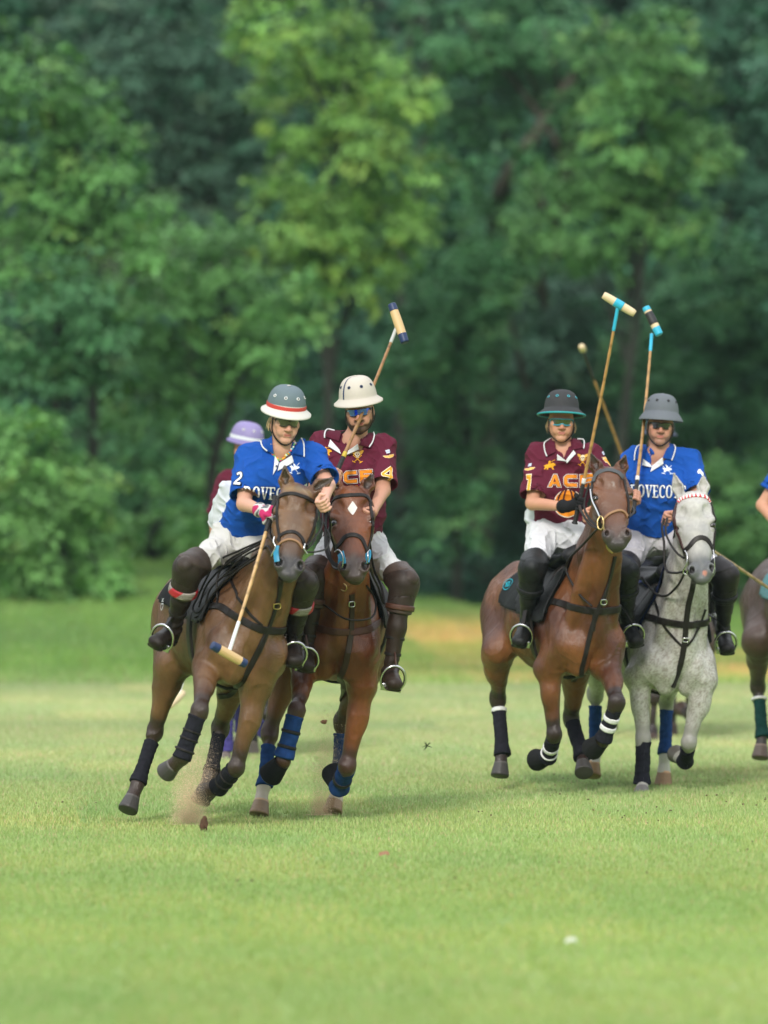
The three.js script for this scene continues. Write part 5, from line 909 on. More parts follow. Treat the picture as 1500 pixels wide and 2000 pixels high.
tack(HS.B, [
  { in: BR, name: 'browband', w: 0.024, px: [[643, 985], [647, 979], [658, 971], [685, 967], [712, 967], [720, 973], [724, 980]] },
  { in: BR, name: 'cheekpiece', w: 0.02, px: [[645, 976], [642, 1007], [645, 1039], [656, 1075]] },
  { in: BR, name: 'cheekpiece', w: 0.018, px: [[722, 976], [727, 1011], [726, 1043], [718, 1075]] },
  { in: BR, name: 'noseband', w: 0.026, t: 0.008, px: [[660, 1078], [663, 1070], [671, 1050], [689, 1043], [706, 1050], [714, 1070], [716, 1080]] },
  { in: BR, name: 'throat_lash', w: 0.024, free: true, px: [[638, 975, 0.78], [637, 1007, 0.78], [637, 1073, 0.88], [651, 1100, 0.95], [667, 1107, 1.0]] },
  { in: BR, name: 'bit_guard', w: 0.05, t: 0.008, m: M.blue, free: true, px: [[665, 1080, 1.0], [667, 1090, 1.02], [668, 1102, 1.03]] },
  { in: BR, name: 'bit_guard', w: 0.05, t: 0.008, m: M.blue, free: true, px: [[719, 1078, 1.0], [719, 1090, 1.02], [717, 1100, 1.03]] },
  { in: BR, name: 'bit_ring', w: 0.008, round: true, m: M.steel, px: [[654, 1078, 1.0], [661, 1074, 1.03], [668, 1082, 1.05], [670, 1096, 1.05], [667, 1110, 1.04], [662, 1114, 1.03]] },
  { in: BR, name: 'bit_ring', w: 0.008, round: true, m: M.steel, px: [[722, 1074, 1.0], [718, 1080, 1.04], [719, 1090, 1.05], [717, 1100, 1.04]] },
  { in: BR, name: 'martingale_ring', w: 0.009, round: true, m: M.brass, px: [[668, 1138, 0.62], [674, 1142, 0.64], [677, 1148, 0.64], [673, 1154, 0.63], [667, 1152, 0.62], [665, 1144, 0.61], [668, 1138, 0.62]] },
  { name: 'rein', w: 0.014, round: true, px: [[662, 1112, 1.02], [652, 1108, 0.92], [644, 1080, 0.7], [640, 1050, 0.6], [650, 1010, 0.5]] },
  { name: 'rein', w: 0.014, round: true, px: [[720, 1100, 1.02], [728, 1124, 0.8], [740, 1150, 0.6], [750, 1180, 0.5], [746, 1150, 0.45], [730, 1110, 0.45], [720, 1040, 0.5]] },
  { name: 'draw_rein', w: 0.012, round: true, px: [[614, 1170, 0.42], [640, 1186, 0.6], [676, 1209, 0.72], [708, 1211, 0.72], [728, 1204, 0.66], [734, 1186, 0.6], [730, 1164, 0.5], [716, 1144, 0.6]] },
  { name: 'breast_collar', w: 0.04, t: 0.009, m: M.brown, px: [[600, 1216], [614, 1225], [640, 1232], [664, 1235], [700, 1234], [724, 1228], [742, 1214]] },
  { name: 'martingale', w: 0.036, t: 0.008, m: mat('dark_brown_strap', [0.035, 0.018, 0.012], 0.45), px: [[687, 1160], [687, 1190], [686, 1229], [682, 1264], [675, 1298], [664, 1330], [652, 1356], [638, 1362]] },
]);
tack(HS.C, [
  { in: BR, name: 'browband', w: 0.036, m: mat('grey_browband', [0.06, 0.065, 0.07], 0.6), px: [[1158, 942], [1161, 932], [1169, 922], [1191, 917], [1210, 924], [1217, 934]] },
  { in: BR, name: 'cheekpiece', w: 0.018, px: [[1157, 940], [1156, 956], [1162, 984], [1172, 1007], [1174, 1030]] },
  { in: BR, name: 'cheek_chain', w: 0.011, round: true, m: M.steel, px: [[1153, 956, 0.86], [1156, 976, 0.94], [1164, 994, 1.0], [1172, 1012, 1.04]] },
  { in: BR, name: 'rope_noseband', w: 0.017, t: 0.01, m: M.tan, px: [[1178, 1022], [1182, 1012], [1196, 1001], [1213, 997], [1223, 1004], [1226, 1012]] },
  { in: BR, name: 'cheekpiece', w: 0.016, px: [[1219, 937], [1227, 975], [1227, 1003]] },
  { in: BR, name: 'throat_lash', w: 0.018, free: true, px: [[1150, 945, 0.7], [1141, 985, 0.72], [1150, 1012, 0.86], [1170, 1030, 1.0]] },
  { in: BR, name: 'bit_ring', w: 0.01, round: true, m: M.brass, px: [[1172, 1008, 1.04], [1167, 1018, 1.05], [1169, 1032, 1.06], [1175, 1034, 1.07], [1179, 1022, 1.07], [1176, 1010, 1.06], [1172, 1008, 1.04]] },
  { in: BR, name: 'bit_shank', w: 0.01, round: true, m: M.brass, px: [[1178, 1026, 1.08], [1182, 1045, 1.08], [1187, 1072, 1.05], [1196, 1080, 1.02]] },
  { in: BR, name: 'curb_chain', w: 0.009, round: true, m: M.brass, px: [[1184, 1060, 1.05], [1196, 1078, 1.02], [1206, 1072, 1.04], [1212, 1066, 1.06]] },
  { name: 'rein', w: 0.016, round: true, px: [[1168, 1032, 1.04], [1160, 1040, 0.9], [1140, 1062, 0.72], [1118, 1084, 0.5], [1108, 1098, 0.4], [1106, 1112, 0.38], [1124, 1150, 0.55], [1140, 1170, 0.62], [1156, 1184, 0.66]] },
  { name: 'rein', w: 0.016, round: true, px: [[1170, 1034, 1.04], [1150, 1022, 0.85], [1136, 1000, 0.7], [1132, 988, 0.5]] },
  { name: 'rein', w: 0.014, round: true, px: [[1228, 1010, 1.0], [1238, 1000, 0.85], [1230, 980, 0.6]] },
  { name: 'breast_collar', w: 0.044, t: 0.009, px: [[1050, 1166], [1062, 1170], [1108, 1182], [1140, 1191], [1165, 1194], [1196, 1192], [1222, 1186]] },
  { name: 'martingale', w: 0.03, t: 0.008, px: [[1201, 1086], [1192, 1126], [1180, 1166], [1166, 1196], [1156, 1226], [1147, 1262], [1139, 1296], [1132, 1322], [1120, 1330]] },
  { name: 'strap_end', w: 0.026, t: 0.006, px: [[1162, 1196], [1160, 1214], [1158, 1232]] },
]);
for (const [k, x, y, w, h, m] of [['C', 1179, 1176, 5, 4, M.steel], ['C', 1060, 1170, 4, 6, M.steel], ['A', 541, 1184, 6, 4, M.brass], ['A', 398, 1189, 3, 5, M.steel], ['D', 1339, 1250, 5, 3, M.steel], ['D', 1398, 1209, 3, 5, M.steel], ['B', 687, 1180, 5, 4, M.steel]])
  part(HS[k].o, 'buckle', tube([[-w, -h], [w, -h], [w, h], [-w, h], [-w, -h]].map(([a, c]) => hit(HS[k].F, x + a, y + c, 0.013)).filter(Boolean), 0.0042), m);
tack(HS.D, [
  { in: BR, name: 'browband', w: 0.026, t: 0.008, m: canvasMat('triangle_band', 64, 512, (x, w, h) => { x.fillStyle = '#d8494f'; x.fillRect(0, 0, w, h); x.fillStyle = '#efe9e6'; for (let i = 0; i < 11; i++) { x.beginPath(); x.moveTo(0, i * 47 - 24); x.lineTo(w, i * 47); x.lineTo(0, i * 47 + 24); x.fill(); } }, { alphaTest: 0 }), px: [[1325, 981], [1328, 976], [1340, 971], [1356, 968], [1375, 970], [1385, 976], [1388, 981]] },
  { in: BR, name: 'cheekpiece', w: 0.018, m: mat('oxblood_strap', [0.05, 0.015, 0.014], 0.4), px: [[1322, 984], [1317, 1008], [1324, 1041], [1335, 1073]] },
  { in: BR, name: 'throat_lash', w: 0.016, px: [[1318, 982], [1314, 1010], [1314, 1050]] },
  { in: BR, name: 'noseband', w: 0.03, t: 0.008, px: [[1339, 1086], [1343, 1076], [1356, 1054], [1371, 1048], [1384, 1056], [1391, 1072], [1393, 1080]] },
  { in: BR, name: 'cheekpiece', w: 0.016, px: [[1388, 981], [1396, 1013], [1396, 1041], [1393, 1072]] },
  { in: BR, name: 'bit_ring', w: 0.01, round: true, m: M.steel, px: [[1338, 1076, 1.0], [1342, 1084, 1.03], [1341, 1100, 1.04], [1336, 1112, 1.03], [1334, 1118, 1.02], [1340, 1122, 1.02], [1343, 1114, 1.03]] },
  { in: BR, name: 'bit_ring', w: 0.009, round: true, m: M.steel, px: [[1393, 1074, 1.0], [1395, 1090, 1.02], [1395, 1110, 1.02], [1392, 1120, 1.02]] },
  { name: 'rein', w: 0.016, round: true, px: [[1338, 1116, 1.0], [1318, 1119, 0.8], [1302, 1114, 0.65], [1298, 1100, 0.6], [1297, 1060, 0.55], [1293, 1030, 0.5], [1297, 1014, 0.42]] },
  { name: 'rein', w: 0.015, round: true, px: [[1336, 1090, 1.0], [1322, 1080, 0.85], [1308, 1060, 0.7], [1300, 1036, 0.55], [1303, 1012, 0.45]] },
  { name: 'draw_rein', w: 0.016, round: true, px: [[1338, 1118, 1.0], [1322, 1146, 0.75], [1300, 1164, 0.6], [1282, 1160, 0.5], [1268, 1146, 0.42], [1254, 1128, 0.32]] },
  { name: 'breast_collar', w: 0.044, t: 0.009, px: [[1238, 1194], [1254, 1202], [1284, 1210], [1316, 1218], [1348, 1221], [1376, 1217], [1394, 1210]] },
  { name: 'martingale', w: 0.036, t: 0.008, px: [[1356, 1134], [1350, 1160], [1344, 1184], [1340, 1216], [1338, 1250], [1332, 1286], [1322, 1324], [1314, 1342]] },
  { name: 'collar_strap', w: 0.016, px: [[1270, 1134], [1278, 1166], [1288, 1206], [1300, 1228], [1316, 1246], [1332, 1262]] },
  { name: 'collar_strap', w: 0.014, px: [[1378, 1190], [1368, 1220], [1354, 1246], [1342, 1262]] },
]);
const MONO = {
  crest: letters('pad_crest', 192, 192, (x) => { x.strokeStyle = '#c9ccd0'; x.lineWidth = 10; x.beginPath(); x.moveTo(40, 110); x.lineTo(130, 110); x.lineTo(130, 140); x.quadraticCurveTo(124, 172, 86, 182); x.quadraticCurveTo(46, 172, 40, 140); x.closePath(); x.stroke(); x.font = 'bold 60px sans-serif'; x.fillStyle = '#c9ccd0'; x.fillText('UC', 46, 90); }),
  mono: letters('pad_monogram', 192, 192, (x) => { x.strokeStyle = '#0d93a6'; x.lineWidth = 11; x.beginPath(); x.arc(96, 96, 76, 0, 7); x.stroke(); x.font = 'bold 96px serif'; x.textAlign = 'center'; x.fillStyle = '#0d93a6'; x.fillText('M', 96, 130); x.lineWidth = 7; x.strokeText('C', 96, 130); }),
};
makeSaddle(HS.A, RS.A, { label: 'black saddle and quilted pad on the dun brown horse', back: 1.0, pad: [0.014, 0.014, 0.017], logo: { at: [326, 1178], w: 0.1, h: 0.1, m: MONO.crest, turn: -0.2 } });
makeSaddle(HS.B, RS.B, { label: 'black saddle with brown stirrup leathers on the reddish bay', pad: [0.012, 0.013, 0.016], leatherStrap: M.brown });
makeSaddle(HS.C, RS.C, { label: 'black saddle and pad with teal monogram on the dark bay', pad: [0.02, 0.022, 0.024], logo: { at: [996, 1145], w: 0.1, h: 0.1, m: MONO.mono, turn: -0.25 } });
makeSaddle(HS.D, RS.D, { label: 'saddle with navy blue pad on the grey horse', pad: [0.012, 0.02, 0.075] });

mallet('cane mallet hanging in front of the dun brown horse, head tipped navy', RS.A.b.arm[0].hd.clone(), WM.A(), [W(414, 1260, 46.1), W(480, 1297, 46.2)], { cane: [0.55, 0.34, 0.14], grip: GRIP, wood: WOOD, bands: [[0, 0.2, NAVY], [0.84, 1, NAVY]], collar: M.white, collarLen: 0.22 });
mallet('raised cane mallet of the bearded rider, head with navy ends', RS.B.b.arm[0].hd.clone(), WM.B(), [W(765, 594, 48.12), W(791, 669, 48.05)], { cane: CANEDARK, grip: GRIP, wood: WOOD, bands: [[0, 0.18, NAVY], [0.78, 1, NAVY]], collar: mat('grey_tape', [0.45, 0.47, 0.45], 0.6), collarLen: 0.13, wrap2: mat('yellow_tape', [0.55, 0.4, 0.04], 0.6) });
mallet('tallest raised mallet, cream head with a turquoise middle band', RS.C.b.arm[0].hd.clone(), WM.C(), [W(1178, 576, 51.65), W(1240, 613, 51.65)], { cane: CANE, grip: GRIP, wood: WOOD2, bands: [[0.36, 0.62, SKYB]], collar: SKYB, collarLen: 0.16, wrap2: M.white });
mallet('raised mallet with black head banded turquoise at both ends', RS.D.b.arm[0].hd.clone(), WM.D(), [W(1261, 600, 53.2), W(1288, 654, 53.15)], { cane: CANE, grip: GRIP, wood: WOOD2, bands: [[0, 0.14, SKYB], [0.2, 0.62, mat('black_tape', [0.02, 0.02, 0.022], 0.5)], [0.74, 1, SKYB]], collar: SKYB, collarLen: 0.15, wrap2: M.white });
// ------------------------------------------------------------------ riders and horses farther back or cut by the frame
const palette = (q, o) => ({ ...q, ...o, coat: { ...q.coat, ...o.coat, spots: o.coat?.spots ?? [] } });
function farPair(hk, rk, v, ho, ro, saddle) {
  const hb = moveBones(horseBones({ ...HORSE[hk], ...ho.pose }), v), hq = palette(HORSE[hk], ho), rb0 = riderBones({ ...RIDER[rk], ...ro.pose }), rb = moveBones(rb0, v.clone().add(ro.shift ?? V(0, 0, 0)));
  hb.q = hq; const wl = (l, i, w) => { l.l = { ...l.l, wrap: w, hoof: ho.hoof, sock: false }; };
  hb.fore.forEach((l, i) => wl(l, i, ho.wraps?.[i])); hb.hind.forEach((l, i) => wl(l, i, ho.wraps?.[i + 2]));
  const H = makeHorse(hq, COARSE.horse, hb), rq = { ...RIDER[rk], prints: [], flaps: [], vee: null, panel: null, guardBand: false, hairTufts: null, ...ro };
  rb.q = rq; rb.arm.forEach((a, i) => { a.a = { ...a.a, grip: ro.grips ? ro.grips[i] : null, glove: null }; });
  const R = makeRider(rq, COARSE.rider, rb);
  makeSaddle(H, R, saddle);
  return { H, R };
}
const WG = () => W(1138, 684, 61.2), WE = () => W(346, 1366, 57.2), WF = () => W(1338, 1040, 54.25);
const PE = farPair('D', 'D', V(-2.78, 0, -5.8), { pose: { hind: [{ ...HORSE.D.hind[0], St: [1236, 1296, -0.42], K: [1266, 1390, 0.42, -1], F: [1272, 1480, 0.36, -1], T: [1268, 1512, 0.15, 1] }, HORSE.D.hind[1]] }, label: 'dark horse with purple leg wraps mostly hidden behind the leading pair', coat: { base: [0.05, 0.03, 0.02], alt: [0.04, 0.024, 0.016], leg: [0.02, 0.014, 0.012], muzzle: [0.03, 0.025, 0.022], flea: null, eye: null, earIn: null }, hoof: [0.16, 0.13, 0.11], wraps: [0, 1, 2, 3].map(() => ({ col: WRAPPURPLE, from: 0.05, to: 1.05, turns: 6, r: 0.05 })) },
  { build: 0.88, shift: V(0.015, -0.15, 0), label: 'rider in maroon with purple white-banded helmet, partly hidden behind blue number 2', key: 'e', jersey: MAROON, breeches: [0.66, 0.7, 0.76], grips: [() => WE().sub(PEhand()), () => V(0, 1, 0.2)], helmet: { dome: mat('helmet_purple', [0.25, 0.21, 0.42], 0.6), band: mat('helmet_white_band', [0.66, 0.68, 0.75], 0.6), brimMat: mat('helmet_purple_brim', [0.2, 0.16, 0.36], 0.6), vent: mat('vent_white', 0), tilt: 0, brim: 0.2 }, glasses: { lens: mat('black_lens', 0), frame: mat('frame_black', 0), two: true },
    pose: { face: [40, 10, 4], arm: [{ sh: [1248, 898, 0.0], el: [1222, 985, 0.32, 0], wr: [1222, 1050, 0.26, 1], hd: [1222, 1078, 0.08, 1], sleeve: 0.86 }, RIDER.D.arm[1]] } }, { label: 'saddle of the rider with the purple helmet', pad: [0.3, 0.32, 0.36] });
function PEhand() { return V(0, 3, -58); }
mallet('mallet carried low by the purple-helmet rider, cream head near the grass', PE.R.b.arm[0].hd.clone(), WE(), [W(331, 1379, 57.1), W(358, 1353, 57.3)], { cane: [0.5, 0.42, 0.3], grip: GRIP, wood: WOOD2, bands: [], collar: M.white, collarLen: 0.2 });
const PG = farPair('D', 'D', V(0.39, 0, -9.8), { label: 'dark horse behind the grey one, only its hooves showing', coat: { base: [0.06, 0.032, 0.02], alt: [0.045, 0.025, 0.016], leg: [0.025, 0.016, 0.013], muzzle: [0.03, 0.025, 0.022], flea: null, eye: null, earIn: null }, hoof: [0.06, 0.035, 0.025], wraps: [] },
  { shift: V(-0.07, -0.07, 0), label: 'hidden rider behind the grey horse, carrying a raised mallet', key: 'g', jersey: MAROON, grips: [() => V(-0.25, 1, 0), () => V(0, 1, 0.2)], helmet: { dome: mat('helmet_navy', [0.02, 0.03, 0.06], 0.6), vent: mat('vent_white', 0), tilt: 0, brim: 0.24 }, glasses: { lens: mat('black_lens', 0), frame: mat('frame_black', 0), two: true }, pose: {} }, { label: 'saddle of the hidden rider behind the grey horse', pad: [0.02, 0.02, 0.03] });
mallet('raised mallet seen end-on with black-taped neck, between the tall two', PG.R.b.arm[0].hd.clone(), WG(), [W(1136, 677, 61.05), W(1139, 684, 61.3)], { cane: [0.4, 0.2, 0.07], grip: GRIP, wood: WOOD2, bands: [], collar: mat('black_tape', 0), collarLen: 0.3 });
const PF = farPair('C', 'C', V(1.82, 0, -3.2), { label: 'dark brown horse with green leg wraps cut by the right frame edge', coat: { base: [0.075, 0.042, 0.03], alt: [0.055, 0.032, 0.024], leg: [0.035, 0.025, 0.02], muzzle: [0.03, 0.025, 0.022] }, hoof: [0.14, 0.1, 0.08], wraps: [null, null, { col: WRAPGREEN, from: 0.28, to: 1.1, turns: 6, bands: [[0.3, 0.054, 0.02, 'white']] }, { col: WRAPGREEN, from: 0.2, to: 1.1, turns: 6 }] },
  { label: 'rider in blue at the right frame edge, only elbow and boot showing', key: 'f', jersey: BLUE, bust: false, grips: [() => V(-0.8, 0.5, -0.2), () => V(0, 1, 0.2)], helmet: { dome: mat('helmet_navy', 0), vent: mat('vent_white', 0), tilt: 0, brim: 0.24 }, glasses: { lens: mat('black_lens', 0), frame: mat('frame_black', 0), two: true },
    pose: { arm: [{ sh: [1040, 892, 0.02], el: [976, 992, 0.36, 0], wr: [1010, 1040, 0.27, 1], hd: [1024, 1052, 0.08, 1], sleeve: 0.72 }, RIDER.C.arm[1]] } }, { label: 'saddle with pale teal pad at the right frame edge', pad: [0.09, 0.2, 0.22] });
mallet('thin mallet cane slanting down past the grey horse to the right frame edge', W(1546, 1180, 55.2), WF(), [W(1330, 1026, 54.2), W(1344, 1052, 54.3)], { cane: [0.5, 0.36, 0.18], grip: GRIP, wood: WOOD, bands: [], collar: M.white, collarLen: 0.1 });

// ------------------------------------------------------------------ the ground: one sheet, lawn, long grass beyond, wooded hill behind
const rise = (x, d) => 1.15 * sstep(80, 124, d) * sstep(1.5, -3.2, x) + 0.12 * sstep(80, 110, d) * noise(x * 0.3, d * 0.1, 2) + Math.max(0, d - 126) * 0.55 * sstep(126, 134, d);
{
  const zs = [], xs = [];
  for (let d = -60; d < 20; d += 8) zs.push(d); for (let d = 20; d < 84; d += 0.8) zs.push(d); for (let d = 84; d < 160; d += 1.5) zs.push(d); for (let d = 160; d < 300; d += 10) zs.push(d);
  for (let x = -260; x < -24; x += 12) xs.push(x); for (let x = -24; x < 24; x += 0.8) xs.push(x); for (let x = 24; x <= 260; x += 12) xs.push(x);
  const g = gridGeo(zs.length, xs.length, (i, j) => V(xs[j], Math.min(60, rise(xs[j], zs[i])), -zs[i]), (i, j) => [xs[j], zs[i]]);
  paintGeo(g, (x, y, z) => {
    const d = -z, n = noise(x * 0.35, 1, d * 0.12), n2 = noise(x * 1.3, 5, d * 0.5);
    let c = mix3([0.19, 0.31, 0.065], [0.27, 0.355, 0.105], clamp(0.5 + n + 0.4 * n2, 0, 1));
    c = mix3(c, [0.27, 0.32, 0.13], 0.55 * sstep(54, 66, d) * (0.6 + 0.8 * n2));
    const wild = mix3([0.09, 0.18, 0.035], mix3([0.3, 0.25, 0.09], [0.16, 0.23, 0.05], clamp(0.5 + 1.2 * n2, 0, 1)), sstep(-1.5, 1.2, x + n));
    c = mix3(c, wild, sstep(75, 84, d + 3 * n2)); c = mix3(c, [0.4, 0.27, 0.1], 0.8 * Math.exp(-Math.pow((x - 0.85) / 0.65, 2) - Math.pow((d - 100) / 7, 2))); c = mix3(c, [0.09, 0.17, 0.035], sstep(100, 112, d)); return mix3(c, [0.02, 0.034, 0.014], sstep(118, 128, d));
  });
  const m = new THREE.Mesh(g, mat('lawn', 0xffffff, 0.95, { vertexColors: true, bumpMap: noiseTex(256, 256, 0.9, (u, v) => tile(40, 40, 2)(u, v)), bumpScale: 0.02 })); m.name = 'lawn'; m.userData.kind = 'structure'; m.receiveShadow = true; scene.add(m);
}
// grass blades: patches of 0.6 m set side by side over what the lens takes in
function bladePatch(n, size, h, w) {
  const P = [], C = [], N = [];
  for (let i = 0; i < n; i++) {
    const x = rr(-size / 2, size / 2), z = rr(-size / 2, size / 2), a = rnd() * Math.PI, hh = h * rr(0.5, 1.15), ww = w * rr(0.7, 1.3), lx = rr(-0.55, 0.55) * hh, lz = rr(-0.55, 0.55) * hh, cx = Math.cos(a) * ww / 2, cz = Math.sin(a) * ww / 2, t = rnd(), dry = rnd() < 0.09;
    P.push(x - cx, 0, z - cz, x + cx, 0, z + cz, x + lx, hh, z + lz);
    const c0 = dry ? [0.42, 0.36, 0.16] : mix3([0.21, 0.335, 0.07], [0.345, 0.46, 0.14], t), k = [1, 1, 1.12];
    for (let q = 0; q < 3; q++) { C.push(...c0.map((v) => v * k[q])); N.push(lx * 0.6, 0.03, lz * 0.6 + 0.008); }
  }
  const g = new THREE.BufferGeometry(); g.setAttribute('position', new THREE.BufferAttribute(new Float32Array(P), 3)); g.setAttribute('color', new THREE.BufferAttribute(new Float32Array(C), 3)); g.computeVertexNormals(); return g;
}
function grassField(name, label, d0, d1, step, geos, tone, side) {
  const spots = geos.map(() => []);
  for (let d = d0; d < d1; d += step) for (let x = -(0.047 * d + side); x < 0.047 * d + side; x += step) spots[Math.floor(rnd() * geos.length)].push([x + rr(-0.05, 0.05), d + rr(-0.05, 0.05)]);
  const o = new THREE.Group(); o.name = name; o.userData = { label, category: 'grass', kind: 'stuff' }; scene.add(o);
  geos.forEach((g, k) => {
    const m = new THREE.InstancedMesh(g, mat('grass_blades', 0xffffff, 0.6, { vertexColors: true, sheen: 0.2 }), spots[k].length), M4 = new THREE.Matrix4(), col = new THREE.Color();
    spots[k].forEach(([x, d], i) => { M4.makeRotationY(Math.floor(rnd() * 4) * Math.PI / 2 + rr(-0.1, 0.1)).setPosition(x, rise(x, d) - 0.002, -d); m.setMatrixAt(i, M4); col.setRGB(...tone(x, d)); m.setColorAt(i, col); });
    m.name = 'blades'; m.userData.kind = 'stuff'; m.castShadow = m.receiveShadow = true; o.add(m);
  });
}
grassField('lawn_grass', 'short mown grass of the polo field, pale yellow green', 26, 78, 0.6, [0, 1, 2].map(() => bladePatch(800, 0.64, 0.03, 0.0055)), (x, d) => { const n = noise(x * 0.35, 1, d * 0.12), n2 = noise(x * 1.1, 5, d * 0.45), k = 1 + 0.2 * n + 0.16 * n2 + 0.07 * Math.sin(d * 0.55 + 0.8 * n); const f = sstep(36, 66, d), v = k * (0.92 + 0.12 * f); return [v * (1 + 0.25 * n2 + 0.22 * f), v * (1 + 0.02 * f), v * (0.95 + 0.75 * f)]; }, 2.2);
grassField('long_grass', 'longer blurred grass between the field and the trees', 78.6, 121, 0.9, [0, 1].map(() => bladePatch(420, 1.0, 0.07, 0.012)), (x, d) => { const n2 = noise(x * 0.9, 5, d * 0.25), r = sstep(-1.5, 1.2, x) * sstep(100, 90, d); const n3 = noise(x * 0.5 + 3, 9, d * 0.16), tan = 0.7 * r * Math.exp(-Math.pow((d - 81) / 3, 2)) * (0.6 + 0.8 * n2) + 2.3 * Math.exp(-Math.pow((x - 0.85) / 0.65, 2) - Math.pow((d - 100) / 7, 2)), q = Math.max(0, r * (0.3 + 1.1 * n2)) + tan, e = sstep(84, 78, d); return [0.52 + 0.14 * n3 + 0.8 * q + 0.3 * e, 0.7 + 0.18 * n3 + 0.14 * q + 0.2 * e, 0.5 + 0.35 * q + 0.4 * e]; }, 3);

// ------------------------------------------------------------------ trees: trunk, limbs and a crown of leaf sprays
const leafGeo = new THREE.BufferGeometry();
leafGeo.setAttribute('position', new THREE.BufferAttribute(new Float32Array([0, 0, 0, 0.32, 0.1, 0.42, 0, 0, 0.5, -0.32, 0.1, 0.42, 0, -0.12, 1]), 3)); leafGeo.setIndex([0, 2, 1, 1, 2, 4, 0, 3, 2, 3, 4, 2]); leafGeo.computeVertexNormals();
const leafMat = mat('leaves', 0xffffff, 0.55, { transmission: 0.25, thickness: 0, specularIntensity: 0.5 });
const barkMat = mat('bark', 0xffffff, 0.95, { vertexColors: true, bumpMap: leatherTex, bumpScale: 0.01 });
function tree(name, label, lobes, tone, o = {}) {
  const c = V(0, 0, 0); lobes.forEach((l) => c.add(l.c)); c.multiplyScalar(1 / lobes.length);
  const foot = o.foot ?? V(c.x + rr(-0.4, 0.4), 0, c.z - 0.3); foot.y = rise(foot.x, -foot.z) - 0.1;
  const t = thing(name, label, o.category ?? 'tree', foot, o.group ?? 'trees at the edge of the wood'), bark = o.bark ?? [0.035, 0.04, 0.03];
  const topY = Math.max(...lobes.map((l) => l.c.y)), top = o.top ?? V(c.x, lerp(c.y, topY, 0.6), c.z), r0 = o.r ?? 0.07, gs = [loft(o.path ?? [foot, foot.clone().lerp(top, 0.35).add(V(rr(-0.2, 0.2), 0, 0)), foot.clone().lerp(top, 0.7).add(V(rr(-0.2, 0.2), 0, 0)), top], (u) => r0 * (1 - 0.75 * u) + 0.02 + 0.06 * Math.exp(-u * 30), 20, 9)];
  if (!o.bush) lobes.forEach((l) => { const s = foot.clone().lerp(top, clamp((l.c.y - foot.y) / (top.y - foot.y) - 0.25, 0.15, 0.95)); gs.push(loft([s, s.clone().lerp(l.c, 0.5).add(V(0, 0.15, 0)), l.c], (u) => r0 * 0.35 * (1 - 0.8 * u) + 0.008, 8, 6)); });
  part(t, o.bush ? 'stem' : 'trunk', paintGeo(mergeGeometries(gs.map(slim)), (x, y, z) => bark.map((b) => b * (1 + 0.6 * noise(x * 6, y * 2, z * 6)))), barkMat);
  const put = [], M4 = new THREE.Matrix4(), q = new THREE.Quaternion(), col = new THREE.Color(), seedn = rnd() * 100;
  for (const l of lobes) {
    const n = Math.round((o.dense ?? 95) * l.r * l.r + 10), tint = l.tone ?? rr(0.85, 1.15);
    for (let s = 0; s < n; s++) {
      const dir = V(rr(-1, 1), rr(-0.85, 1), rr(-0.9, 1)).normalize(), wob = 1 + 0.35 * noise(dir.x * 1.7 + seedn, dir.y * 1.7, dir.z * 1.7 + l.r * 9);
      const sc = l.c.clone().addScaledVector(dir.multiply(V(1, 0.92, 1)), l.r * wob * rr(0.68, 1.02)), out = dir.clone().add(V(0, -0.15, 0)).normalize(), st = tint * rr(0.8, 1.25), yellow = rnd() < (o.yellow ?? 0.12) ? rr(0.2, 0.6) : 0;
      const side = V(-out.z, 0, out.x).normalize(), len = rr(0.18, 0.38) * (o.leaf ?? 1);
      for (let k = 0; k < 24; k++) {
        const u = rr(-0.5, 0.6), w = rr(-0.5, 0.5) * (1 - 0.5 * u);
        const p = sc.clone().addScaledVector(out, u * len).addScaledVector(side, w * len * 1.3).add(V(0, rr(-0.08, 0.08) - 0.14 * u * u, 0));
        const f = out.clone().multiplyScalar(0.7).addScaledVector(side, w * 1.6).add(V(rr(-0.4, 0.4), rr(-0.7, 0.15), rr(-0.4, 0.4))).normalize(), up = V(rr(-0.5, 0.5), 1, rr(-0.5, 0.5)).addScaledVector(out, 0.5), x = up.clone().cross(f).normalize(), y = f.clone().cross(x), z = rr(0.075, 0.135) * (o.leaf ?? 1);
        M4.makeBasis(x.multiplyScalar(z), y.multiplyScalar(z), f.multiplyScalar(z)).setPosition(p.sub(foot));
        const b = 1.15 * st * rr(0.75, 1.3); put.push([M4.clone(), [tone[0] * b * (1 + 1.1 * yellow), tone[1] * b * (1 + 0.35 * yellow), tone[2] * b]]);
      }
    }
  }
  const m = new THREE.InstancedMesh(leafGeo, leafMat, put.length);
  put.forEach(([a, c2], i) => { m.setMatrixAt(i, a); m.setColorAt(i, col.setRGB(...c2)); });
  m.name = 'crown'; m.userData.kind = 'stuff'; m.castShadow = m.receiveShadow = true; t.add(m);
  return t;
}
const lobesAt = (d, list) => list.map(([x, y, r, dz, tone]) => { const D = d - (dz ?? rr(-0.8, 0.8)); return { c: W(x, y, D), r: r * D / FPX, tone }; });
const GREEN = [0.11, 0.265, 0.075], BRIGHT = [0.17, 0.34, 0.075], DEEP = [0.04, 0.13, 0.07], DULL = [0.058, 0.135, 0.082], MIDG = [0.068, 0.2, 0.075], BRUSH = [0.15, 0.33, 0.09];  // DEEP and DULL hold the wood's shade and bluish haze in the leaf colour
tree('tree', 'tree at the upper left with layered bright sprays against dark wood', lobesAt(102, [[60, 150, 100], [150, 200, 80], [40, 290, 120], [190, 300, 90], [110, 400, 120], [250, 400, 80], [310, 480, 70], [40, 520, 120], [190, 520, 110]]), GREEN, { yellow: 0.1 });
